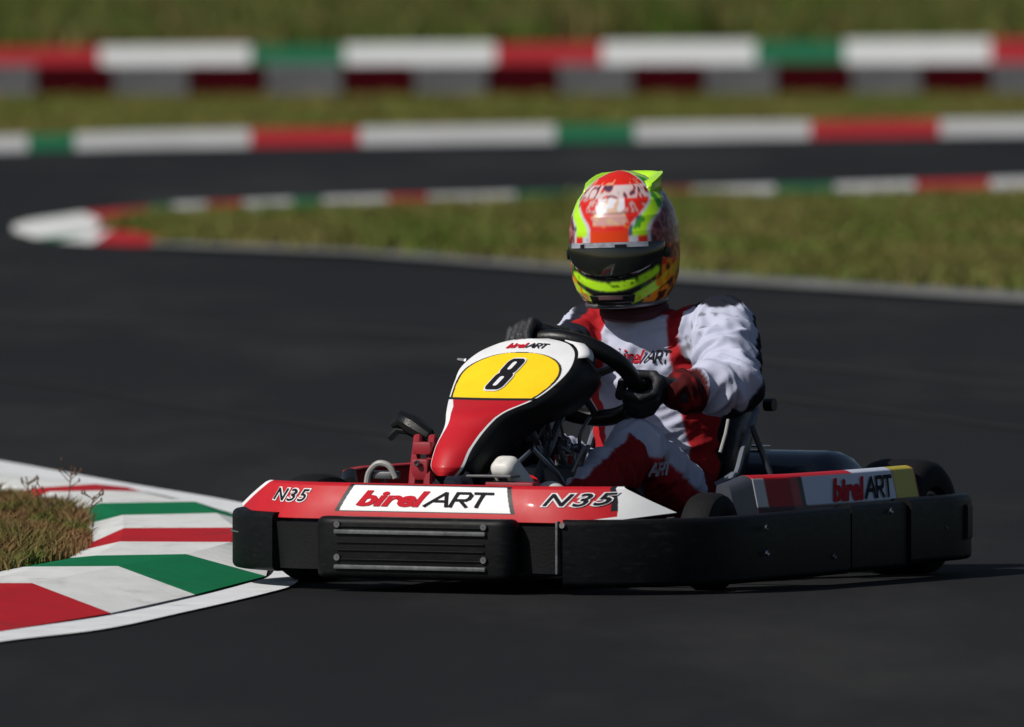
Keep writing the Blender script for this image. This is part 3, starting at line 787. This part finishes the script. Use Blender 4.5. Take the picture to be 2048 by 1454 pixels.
# wheels
def wheel(x, y, r, wd, steer, rimr, name='wheel'):
    rot = Matrix.Rotation(steer, 3, 'Z'); c = (x, y, r-.003)
    mb = MB(); h = wd/2
    pr = [(-h*.80, rimr), (-h*.97, rimr+.012), (-h, rimr+(r-rimr)*.5), (-h*.95, r-.018), (-h*.82, r-.006), (-h*.55, r), (0, r+.001), (h*.55, r), (h*.82, r-.006), (h*.95, r-.018), (h, rimr+(r-rimr)*.5), (h*.97, rimr+.012), (h*.80, rimr)]
    mb.lathe([(-h*.8, rimr), (-h*.8, rimr-.008), (-h*.5, rimr-.014), (-.01, rimr-.02), (.0, .03), (.0, .001)], c, 'Y', 32, rot=rot)
    mb.lathe([(h*.8, rimr), (h*.8, rimr-.008), (h*.5, rimr-.014), (.02, rimr-.02), (.018, .03), (.018, .001)], c, 'Y', 32, rot=rot)
    rim = mb.build(name, M['dull'], kart)
    m2 = MB(); m2.lathe(pr, c, 'Y', 40, rot=rot); m2.build('tyre', M['rubber'], rim)
    s = 1 if y > 0 else -1
    m3 = MB(); m3.lathe([(0, .001), (0, .022), (.03*s, .024), (.05*s, .016), (.052*s, .001)], c, 'Y', 16, rot=rot); m3.build('hub', M['steel'], rim)
    for k in range(3):
        a = 2*PI*k/3+.4; p = Vector((.036*math.cos(a), .022*s, .036*math.sin(a))); p = rot @ p+Vector(c)
        m4 = MB(); m4.box(p, (.010, .012, .010), r=.002, rot=rot); m4.build('wheel_nut', M['steel'], rim)
wheel(.535, .520, .116, .085, math.radians(5), .060); wheel(.55, -.530, .130, .115, math.radians(-18), .064)
wheel(-.52, .505, .140, .18, 0, .064); wheel(-.52, -.505, .140, .18, 0, .064)
mb = MB(); mb.tube([(-.52, -.46, .137), (-.52, .46, .137)], .015, 10); mb.build('rear_axle', M['steel'], kart)
mb = MB(); mb.lathe([(-.004, .03), (-.004, .09), (.004, .09), (.004, .03)], (-.52, .33, .137), 'Y', 32); mb.build('brake_disc', M['steel'], kart)
for s in (-1, 1):
    mb = MB(); mb.tube([(.55, .42*s, .13), (.55, .50*s, .13)], .011, 8); mb.tube([(.55, .43*s, .06), (.56, .43*s, .17)], .011, 8)
    mb.tube([(.50, .40*s, .12), (.46, .06*s, .13)], .007, 8); mb.build('stub_axle', M['dull'], kart)

# engine under its cover
mb = MB(); rows = []
for i in range(17):
    t = i/16; y = .03+.36*t; e = min(1, t/.12, (1-t)/.22); e = math.sqrt(max(0, 1-(1-e)**2)); r = []
    for k in range(13):
        a = PI*k/12; r.append(Vector((-.50+math.cos(a)*.14*(.6+.4*e), y, .14+ (abs(math.sin(a))**.6)*(.155*(.35+.65*e)))))
    rows.append(r)
mb.grid(rows); eng = mb.build('engine_cover', M['seat'], kart, solid=.004)
mb = MB(); mb.box((-.50, .2, .15), (.22, .28, .16), r=.02)
for k in range(9): mb.box((-.50, .08+.03*k, .22), (.2, .006, .09), r=.001)
mb.build('engine', M['dull'], kart)
mb = MB(); mb.tube([(-.60, .05, .20), (-.66, .2, .22), (-.66, .38, .20)], .022, 10); mb.build('exhaust', M['dull'], kart)
mb = MB(); mb.box((-.50, .115, .303), (.05, .05, .004), r=.001); mb.build('cover_clip', M['steel'], eng)
mb = MB(); mb.box((-.52, .39, .12), (.16, .02, .12), r=.005); mb.build('chain_guard', M['black'], kart)

# ------------------------------------------------------------------ the driver
driver = empty('person', kart.location, kart.rotation_euler.z)
tag(driver, 'person in white and red racing suit and bright helmet steering the kart with number 8', 'person')

def remeshed(mb, voxel, smooth_it=6, fac=.5):
    me = bpy.data.meshes.new('tmp'); me.from_pydata(mb.v, [], mb.f); me.update()
    bm = bmesh.new(); bm.from_mesh(me); bmesh.ops.recalc_face_normals(bm, faces=bm.faces[:]); bm.to_mesh(me); bm.free()
    o = bpy.data.objects.new('tmp', me); C.objects.link(o)
    r = o.modifiers.new('r', 'REMESH'); r.mode = 'VOXEL'; r.voxel_size = voxel; r.use_smooth_shade = True
    if smooth_it:
        s = o.modifiers.new('s', 'SMOOTH'); s.iterations = smooth_it; s.factor = fac
    bpy.context.view_layer.update(); dg = bpy.context.evaluated_depsgraph_get()
    res = bpy.data.meshes.new_from_object(o.evaluated_get(dg)); bpy.data.objects.remove(o); bpy.data.meshes.remove(me)
    return res

SHL, ELL, WRL = Vector((-.150, .200, .592)), Vector((.015, .310, .468)), Vector((.165, .245, .452))
SHR, ELR, WRR = Vector((-.175, -.165, .588)), Vector((.04, -.155, .510)), Vector((.225, -.012, .572))
HPL, KNL, ANL = Vector((-.12, .10, .170)), Vector((.255, .180, .318)), Vector((.62, .135, .135))
HPR, KNR, ANR = Vector((-.12, -.10, .170)), Vector((.30, -.17, .345)), Vector((.68, -.16, .135))
mb = MB()
# torso as stacked ellipses
T_ = smooth_path([(-.165, 0, .09), (-.17, 0, .17), (-.20, 0, .30), (-.20, 0, .44), (-.185, -.005, .545), (-.165, -.01, .605), (-.14, -.018, .645), (-.125, -.025, .70)], 4)
RA = [.08, .135, .118, .122, .112, .085, .058, .052]; RB = [.10, .170, .150, .168, .178, .150, .072, .056]
rows = []
for i, p in enumerate(T_):
    q = i/4; ra = float(np.interp(q, range(8), RA)); rbb = float(np.interp(q, range(8), RB))
    rows.append([Vector((p.x+ra*math.cos(a), p.y+rbb*math.sin(a), p.z)) for a in np.linspace(0, 2*PI, 33)[:-1]])
n = 32; V = [v for r in rows for v in r]
Fc = [(i*n+k, i*n+(k+1) % n, (i+1)*n+(k+1) % n, (i+1)*n+k) for i in range(len(rows)-1) for k in range(n)]
Fc += [tuple(range(n))[::-1], tuple((len(rows)-1)*n+k for k in range(n))]
mb.add(V, Fc)
mb.capsule((-.17, .11, .575), .075, SHL, .080); mb.capsule((-.18, -.10, .575), .070, SHR, .066)
mb.capsule(SHL, .079, ELL, .071); mb.capsule(ELL, .073, WRL, .041)
mb.capsule(SHR, .066, ELR, .056); mb.capsule(ELR, .058, WRR, .042)
mb.capsule(HPL, .100, KNL, .067); mb.capsule(KNL, .066, ANL, .048)
mb.capsule(HPR, .100, KNR, .074); mb.capsule(KNR, .073, ANR, .050)
mb.capsule((-.15, -.06, .16), .12, (-.15, .06, .16), .12)
body = remeshed(mb, .0052, 8)
nvb = len(body.vertices); co_ = np.empty(nvb*3, dtype=np.float32); body.vertices.foreach_get('co', co_); co_ = co_.reshape(-1, 3)
no_ = np.array([v.normal[:] for v in body.vertices], dtype=np.float32)
def seg(p, a, b):
    a = np.array(a); b = np.array(b); d = b-a; t = np.clip(((p-a) @ d)/(d @ d), 0, 1); q = a+t[:, None]*d
    return np.linalg.norm(p-q, axis=1), t, p-q
dUL, tUL, vUL = seg(co_, SHL, ELL); dFL, tFL, vFL = seg(co_, ELL, WRL); dUR, tUR, vUR = seg(co_, SHR, ELR); dFR, tFR, vFR = seg(co_, ELR, WRR)
dTL, tTL, vTL = seg(co_, HPL, KNL); dSL, tSL, vSL = seg(co_, KNL, ANL); dTR, tTR, vTR = seg(co_, HPR, KNR); dSR, tSR, vSR = seg(co_, KNR, ANR)
tc_ = np.abs(co_[:, 1]); dT = np.sqrt(((co_[:, 0]+.18)/.12)**2+(co_[:, 1]/.18)**2)*.10+np.where(co_[:, 2] < .2, .1, 0)
D = np.stack([dT, dUL-.01, dFL, dUR, dFR, dTL-.02, dSL-.01, dTR-.02, dSR-.01], 1); lab = D.argmin(1)
disp = np.zeros(nvb, dtype=np.float32); cols = np.zeros((nvb, 3), dtype=np.float32)
WHT = np.array((.47, .49, .62)); REDS = np.array((.36, .010, .015)); NAV = np.array((.010, .012, .022));  # white cloth blued: the blue of its shaded folds is in the colour
AX = {1: (SHL, ELL), 2: (ELL, WRL), 3: (SHR, ELR), 4: (ELR, WRR), 5: (HPL, KNL), 6: (KNL, ANL), 7: (HPR, KNR), 8: (KNR, ANR)}
TS = {1: tUL, 2: tFL, 3: tUR, 4: tFR, 5: tTL, 6: tSL, 7: tTR, 8: tSR}
for i in range(nvb):
    p = Vector(co_[i].tolist()); L = int(lab[i]); x, y, z = p; nx, ny, nz = no_[i].tolist()
    # folds: ridged noise stretched round the limb
    if L in AX:
        a, b = AX[L]; d = (b-a).normalized(); al = (p-a).dot(d); perp = (p-a)-d*al
        q = Vector((perp.x*7, perp.y*7, perp.z*7))+Vector((al*30, L*5.3, 0))
        tw = .6*noise.noise(Vector((perp.x*9, perp.y*9, al*8)))
        f = 1-abs(noise.noise(q+Vector((tw*3, 0, tw*2))))*2.2
        g = 1-abs(noise.noise(Vector((perp.x*16+al*22, perp.y*16, perp.z*16+al*10))))*2.2
        amp = .017 if L in (1, 2) else .013
        f = .15+.85*max(0, f)**1.7; disp[i] = amp*1.25*(f-.40)+.0075*(g-.4)
    else:
        q = Vector((x*9+z*10, y*9-z*12*(1 if y > 0 else -1), z*14)); f = 1-abs(noise.noise(q))*2.2
        g = 1-abs(noise.noise(q*2.3))*2; f = .15+.85*max(0, f)**1.7; disp[i] = .016*(f-.40)+.008*(g-.4)
        if z > .62: disp[i] *= .3
    c = WHT
    if L == 0:
        if z > .628: c = REDS*.7
        if z > .2 and nx > -.3:
            if .085 < y+.15*(z-.55) < .135: c = REDS
            if .135 <= y+.15*(z-.55) < .148: c = NAV
            if -.155 < y < -.100: c = REDS
            if .125 < y < .18 and z < .38: c = REDS*.8
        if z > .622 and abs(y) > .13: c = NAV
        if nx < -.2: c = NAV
        if z <= .2: c = REDS
    elif L in (1, 2):
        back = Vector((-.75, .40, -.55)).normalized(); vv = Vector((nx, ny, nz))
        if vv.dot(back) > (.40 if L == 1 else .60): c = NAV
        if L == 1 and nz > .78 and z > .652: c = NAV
        if L == 2 and tFL[i] > .68: c = REDS*(.14 if noise.noise(p*38) < .30 else .45)
        if L == 1 and .05 < tUL[i] < .38 and -.1 < z-.56 < .08 and nx > .2 and noise.noise(p*55) > .26: c = np.array((.16, .17, .20))
    elif L in (3, 4):
        if L == 4 or tUR[i] > .5: c = NAV
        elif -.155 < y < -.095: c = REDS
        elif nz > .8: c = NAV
    elif L in (5, 7):
        s = 1 if L == 5 else -1
        # white upper, red along the outer side
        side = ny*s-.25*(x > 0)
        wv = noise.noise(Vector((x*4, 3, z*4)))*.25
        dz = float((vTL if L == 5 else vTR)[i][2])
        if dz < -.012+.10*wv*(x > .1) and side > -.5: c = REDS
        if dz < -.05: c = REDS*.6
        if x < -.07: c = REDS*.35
        if s < 0 and x > .1: c = NAV
    else:
        s = 1 if L == 6 else -1
        if ny*s > .25 or x > .5 or s < 0: c = REDS*.6 if s > 0 else NAV
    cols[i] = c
# relax displacement a little by averaging over edges
ed = np.empty(len(body.edges)*2, dtype=np.int32); body.edges.foreach_get('vertices', ed); ed = ed.reshape(-1, 2)
def relax(a, it):
    deg = np.bincount(ed.ravel(), minlength=nvb).astype(np.float32)
    if a.ndim == 2: deg = deg[:, None]
    for _ in range(it):
        acc = np.zeros_like(a); np.add.at(acc, ed[:, 0], a[ed[:, 1]]); np.add.at(acc, ed[:, 1], a[ed[:, 0]]); a = (a+acc/deg)/2
    return a
disp = relax(disp, 2); cols = relax(cols, 1)
co_ = co_+no_*disp[:, None]; body.vertices.foreach_set('co', co_.ravel())
ca = body.color_attributes.new('Col', 'FLOAT_COLOR', 'POINT'); a4 = np.ones((nvb, 4), dtype=np.float32); a4[:, :3] = cols; ca.data.foreach_set('color', a4.ravel())
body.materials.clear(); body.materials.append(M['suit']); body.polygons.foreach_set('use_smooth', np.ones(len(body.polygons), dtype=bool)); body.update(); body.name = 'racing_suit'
bo = bpy.data.objects.new('racing_suit', body); C.objects.link(bo); bo.parent = driver; bo['label'] = 'white racing suit with red and navy panels'
bvh = BVHTree.FromPolygons([tuple(v) for v in co_.tolist()], [tuple(p.vertices) for p in body.polygons])
def onto(Y, Z, off=.002, d=Vector((-1, 0, 0)), org=1.5):
    o_ = Vector((0, Y, Z))-d*org; h = bvh.ray_cast(o_, d)
    return (h[0]+h[1]*off) if h[0] is not None else None
# print on the chest
mb = MB(); 
V1, F1 = text_mesh('birel', 1, .02, .35, .95); V1 = fit(V1, -.045, .500, .030, .535)
dchest = Vector((-1, 0, -.1)).normalized()
def chest(V_, Fc_, m, off=.003):
    Q = [bvh.ray_cast(Vector((.0, v[0], v[1]+.02)), dchest) for v in V_]
    Q = [q[0]+q[1]*off if q[0] is not None else None for q in Q]
    ok = [f for f in Fc_ if all(Q[i] is not None for i in f)]
    mb.add([q or Vector((-.1, 0, .3)) for q in Q], ok, m)
chest(V1, F1, 0); V1, F1 = strokes(ART, .17); V1 = fit(V1, .028, .500, .095, .535); chest(V1, F1, 1)
mb.build('chest_print', [M['inkred'], M['inkblack']], bo, smooth=False)

# collar
mb = MB(); cr = [Vector((-.118+.066*math.cos(a), -.022+.070*math.sin(a), .642+.014*math.cos(a)*-1)) for a in np.linspace(0, 2*PI, 25)[:-1]]
mb.tube(cr, .016, 8, closed=True); mb.build('collar', mat('collar_cloth', (.05, .006, .012), .8), bo)
# print on the hip, read from the driver's left front
vd = Vector((-.883, -.469, 0)).normalized(); mb = MB()
V1, F1 = strokes(ART, .30); V1 = fit(V1, 1292, 928, 1340, 958); V1 = [(v[0], 1900-v[1]) for v in V1]
Q = []
for v in V1:
    Y_ = (v[0]-1239+390*.7)/733; Z_ = (1154+31*.7+16*Y_-v[1])/830; h = bvh.ray_cast(Vector((.7, Y_, Z_)), vd); Q.append(h[0]+h[1]*.003 if h[0] is not None else None)
mb.add([q or Vector((0, 0, .2)) for q in Q], [f for f in F1 if all(Q[i] is not None for i in f)]); mb.build('hip_print', mat('pale_blue_print', (.42, .46, .58), .6), bo, smooth=False)

# gloves closing on the rim
def glove(phi, wrist, elbow, side, name='glove', flat=1.):
    c = WC+(YY*math.cos(phi)+TT*math.sin(phi))*WR
    R = (YY*math.cos(phi)+TT*math.sin(phi)).normalized(); T = NN.cross(R).normalized()
    if side < 0: T = -T
    mb = MB(); pal = c+R*.026*flat+NN*.038*flat
    for k in range(4):
        o_ = T*(-.039+.026*k); rr = .0138-.0008*abs(k-1.3); ln = (1, 1.08, 1.03, .85)[k]
        pts = [pal+o_+R*.004, c+o_+R*.046*flat+NN*.024, c+o_+R*.045*flat*ln-NN*.012, c+o_+R*.018-NN*.036*ln, c+o_-R*.014*ln-NN*.033]
        for a, b in zip(pts, pts[1:]): mb.capsule(a, rr, b, rr*.95, 10)
    th = [pal-T*.036, c-T*.040-R*.012+NN*.026, c-T*.022-R*.038+NN*.006, c-T*.004-R*.037-NN*.018]
    for a, b in zip(th, th[1:]): mb.capsule(a, .0125, b, .0135, 10)
    hb = (wrist-pal)
    for k in range(4): mb.capsule(pal+T*(-.030+.020*k), .0145, pal+hb*.55+T*(-.018+.012*k), .017, 10)
    mb.capsule(pal, .024, wrist, .034); mb.capsule(wrist, .038, wrist+(elbow-wrist)*.16, .048)
    me = remeshed(mb, .0032, 3); me.materials.clear(); me.materials.append(M['glove']); me.name = name
    me.polygons.foreach_set('use_smooth', np.ones(len(me.polygons), dtype=bool))
    o = bpy.data.objects.new(name, me); C.objects.link(o); o.parent = driver; return o
glove(math.radians(-22), WRL, ELL, 1); glove(math.radians(117), WRR, ELR, -1, flat=.72)

# shoes
def shoe(heel, toe, m=None):
    heel = Vector(heel); toe = Vector(toe); d = toe-heel; mb = MB()
    mb.capsule(heel, .040, heel+d*.35, .038)
    un = Vector((-d.z, 0, d.x)).normalized()
    for yy in (-.014, 0, .014):
        for q, k in ((-.012, 1), (.014, .86)): mb.capsule(heel+d*.25+Vector((0, yy, 0))+un*q, .027, toe-d*(.1*(1-k))+Vector((0, yy*.75, 0))+un*q*.6, .023)
    mb.capsule(heel+Vector((-.01, 0, .01)), .042, heel+Vector((-.05, 0, .06)), .044)
    me = remeshed(mb, .005, 4); me.materials.clear(); me.materials.append(M['shoe']); me.name = 'shoe'
    me.polygons.foreach_set('use_smooth', np.ones(len(me.polygons), dtype=bool))
    o = bpy.data.objects.new('shoe', me); C.objects.link(o); o.parent = driver
    m2 = MB(); sd = Vector((d.z, 0, -d.x)).normalized()
    for s in (0,): m2.tube([heel+sd*.032, heel+d*.5+sd*.034, toe+sd*.024], .014, 8)
    m2.build('sole', M['dull'], o)
    m3 = MB(); ct = heel+d*.6; m3.tube([ct+un*(.045*math.cos(a))*1.0+Vector((0, .046*math.sin(a), 0)) for a in np.linspace(-1.6, 1.6, 12)], .007, 6); m3.build('strap', M['red'], o); return o
shoe((.66, .135, .15), (.785, .105, .292)); shoe((.70, -.165, .12), (.79, -.165, .22))

# ------------------------------------------------------------------ helmet
HC = Vector((-.095, -.038, .812))
HM = Matrix.Rotation(math.radians(13), 3, 'Z') @ Matrix.Rotation(math.radians(4), 3, 'Y') @ Matrix.Rotation(math.radians(2), 3, 'X')
ZH = [-.157, -.151, -.138, -.117, -.09, -.05, -.01, .03, .065, .10, .13, .150, .163, .168]
WH_ = [.082, .090, .102, .116, .125, .130, .131, .129, .122, .106, .083, .058, .028, .001]   # half width
FH = [.108, .122, .136, .146, .149, .148, .146, .142, .132, .113, .087, .060, .029, .001]   # front
BH = [.095, .105, .120, .137, .152, .163, .167, .166, .158, .138, .108, .076, .038, .001]
def head(az, z, off=0.):
    w_ = float(np.interp(z, ZH, WH_))+off; f = float(np.interp(z, ZH, FH))+off; b = float(np.interp(z, ZH, BH))+off
    ca_, sa = math.cos(az), math.sin(az)
    e = 2.15; X = abs(ca_)**(2/e)*(f if ca_ > 0 else b)*(1 if ca_ > 0 else -1); Y = abs(sa)**(2/e)*w_*(1 if sa > 0 else -1)
    return HC+HM @ Vector((X, Y, z))
ZSM = smooth_path([(z, 0, 0) for z in ZH], 2)
zz = np.array([-.157+.325*(.5-.5*math.cos(PI*k/210)) for k in range(211)])
V, Cc = [], []; NA = 420
NEON = (.42, .78, .02); REDH = (.60, .02, .012); SIL = (.50, .52, .58); ORG = (.72, .22, .01); MAR = (.17, .012, .02); PNK = (.55, .30, .28)
def fbm(p, s): return noise.fractal(p*s, 1, 2, 4)
def zc_(az): return -.102+.088*(1-math.cos(max(-1.05, min(1.05, az if az < PI else az-2*PI))))
def helm_col(az, z):
    d = math.degrees(az); d = (d+180) % 360-180; ad = abs(d)
    # smooth co-ordinates for the printed scroll work
    q = Vector((math.cos(az)*(.16-abs(z)*.3), math.sin(az)*(.16-abs(z)*.3), z)); n1 = fbm(q, 22); n2 = fbm(q+Vector((3, 1, 2)), 38)
    wq = q*34+Vector((noise.noise(q*20), noise.noise(q*20+Vector((5, 0, 0))), 0))*.9+Vector((7.3, 2.1, 4.4)); sw_ = math.sin(6.0*noise.noise(wq)+2.2*noise.noise(q*80)+z*55+d*.03)
    if z > -.004:
        t = max(0, min(1, (z-.03)/.10)); t = t*t*(3-2*t)
        c0 = 33+48*t; wd = 8.5+7*t
        if abs(ad-c0) < wd:
            if n1 > .28 and d > 0: return (.05, .30, .02)
            return NEON if z > .020 else (REDH if ad > 30 else SIL)
        if abs(ad-c0) < wd+4.5: return SIL if n2 < .35 else (.06, .10, .16)
        if ad < c0:
            if z > .150: return NEON if ad > 70 else REDH
            if z > .052:
                if z > .138: return REDH if sw_ > -.6 else (.62, .30, .18)
                if z > .108: return (.56, .46, .46) if sw_ > .1 else (.40, .33, .30) if sw_ > -.3 else REDH if sw_ > -.75 else (.05, .04, .08)
                if z > .076:
                    if ad < 15+3*sw_: return (.66, .64, .70) if sw_ > -.5 else (.60, .40, .28)
                    return REDH if sw_ > -.55 else (.30, .02, .03) if sw_ > -.8 else PNK
                if z > .072 and ad < 26: return (.06, .02, .03)
            if .045 < z and ad < 19+2*sw_: return PNK if sw_ > -.6 else (.60, .42, .22)
            if z < .030: return (.66, .05, .008)
            return REDH if n2 < .45 else ORG
        # flanks and rear
        if sw_ > .35: return MAR
        if sw_ < -.72: return (.30, .12, .13)
        if sw_ < -.45: return (.42, .03, .03)
        return (.03, .012, .018)
    if z > zc_(az)+.013: return BK if ad < 60 else (.02, .015, .02) if sw_ > .55 else REDH if sw_ > -.1 else MAR if sw_ > -.6 else ORG
    zc = zc_(az); z2 = -.140+.0011*max(0, ad-22)
    if abs(z-zc) < .0105 and ad < 56: return NEON if n2 < .16 or z < zc-.003 or ad > 70 else (.02, .07, .005)
    if abs(z-zc) < .0135 and ad < 60: return (.02, .02, .02)
    if ad > 24 and abs(z-z2) < .0145 and ad < 110: return (NEON if ad < 62+14*n1 else (.70, .42, .01)) if n2 < .3 else ORG
    if z > zc: return ORG if ad < 110 and n1 < .1 else REDH
    if z < -.148: return SIL
    if ad < 34: return BK
    if ad < 42: return (.02, .10, .03)
    return (.06, .015, .012) if n2 > -.1 else ORG
for z in zz:
    for k in range(NA):
        az = 2*PI*k/NA; V.append(head(az, z)); Cc.append(helm_col(az, z))
fc = [(i*NA+k, i*NA+(k+1) % NA, (i+1)*NA+(k+1) % NA, (i+1)*NA+k) for i in range(len(zz)-1) for k in range(NA)]
fc += [tuple(range(NA))[::-1]]
ca_ = np.array(Cc).reshape(len(zz), NA, 3)
for _ in range(2):
    cz = ca_.copy(); cz[1:-1] = (ca_[:-2]+ca_[2:]+2*ca_[1:-1])/4; ca_ = (np.roll(cz, 1, 1)+np.roll(cz, -1, 1)+2*cz)/4
Cc = ca_.reshape(-1, 3)
helm = mesh_obj('helmet', V, fc, M['helmet'], driver, smooth=True, cols=Cc); helm['label'] = 'glossy red and neon yellow full face helmet'
# visor
def patch(a0, a1, zlo, zhi, off, n=60, m=10, crown=0.):
    rows = []
    for i in range(n+1):
        a = math.radians(a0+(a1-a0)*i/n); r = []
        e = 1-abs(2*i/n-1)**6
        for j in range(m+1):
            z = zlo(a)+(zhi(a)-zlo(a))*j/m; r.append(head(a, z, off+crown*math.sin(PI*j/m)*e))
        rows.append(r)
    return rows
up_ = lambda a: .006-.012*(1-math.cos(a)); lo_ = lambda a: -.082+.090*(1-math.cos(a))
mb = MB(); mb.grid(patch(-63, 63, lo_, up_, .0035, crown=.003)); vz = mb.build('visor', M['visor'], helm, solid=.002)
mb = MB(); mb.grid(patch(-46, 40, lambda a: -.006-.01*(1-math.cos(a)), lambda a: .006-.010*(1-math.cos(a)), .008, m=3)); st = mb.build('visor_strip', mat('silver_strip', (.42, .43, .50), .3, .3, var=.5, vscale=28), vz)
for a, wd_, zt in ((-30, 5, .003), (6, 11, .001)):
    mb = MB(); mb.grid(patch(a, a+wd_, lambda q: -.006-.01*(1-math.cos(q)), lambda q: zt-.01*(1-math.cos(q)), .0095, n=4, m=2)); mb.build('strip_print', M['inkblack'], st)
for s in (-1, 1):
    mb = MB(); c = head(math.radians(66*s), -.028, .002); ax = (c-head(math.radians(66*s), -.028, 0)).normalized()
    mb.lathe([(-.004, .001), (-.004, .013), (.004, .012), (.005, .001)], c, 'Z', 20, rot=ax.to_track_quat('Z', 'Y').to_matrix()); mb.build('visor_pivot', M['black'], vz)
# chin vent, rim, rear spoiler
mb = MB(); mb.grid(patch(-27, 27, lambda a: -.141, lambda a: -.122, .004, m=4)); cv = mb.build('chin_vent', M['black'], helm, solid=.003)
mb = MB(); mb.grid(patch(-15, 13, lambda a: -.133, lambda a: -.124, .0075, m=2)); mb.build('vent_mesh', mat('vent_mesh', (.24, .12, .13), .4, var=.3, vscale=50), cv)
mb = MB(); mb.tube([head(2*PI*k/60, -.151, .002) for k in range(60)], .006, 8, closed=True); mb.build('lower_rim', M['dull'], helm)
mb = MB(); rows = []
for k in range(25):
    ad_ = 62+236*k/24; a = math.radians(ad_); e = max(0, 1-abs(ad_-100)/30)**1.2; g = math.sin(PI*k/24)**(.8 if k < 12 else 1.5)
    b = head(a, .108, -.003); c_ = head(a, .128); out = (c_-HC); out.z = 0; out.normalize()
    t = c_+out*(.006+.009*e)*min(1, g*4)+HM @ Vector((-.012*g, 0, .028*min(1, g*1.5)+.006*e))
    rows.append([b, c_+out*(.004+.006*e), t, head(a, .143, -.002)])
mb.grid(rows); mb.build('spoiler', mat('neon_spoiler', (.42, .78, .02), .3, coat=.3), helm, solid=.004)
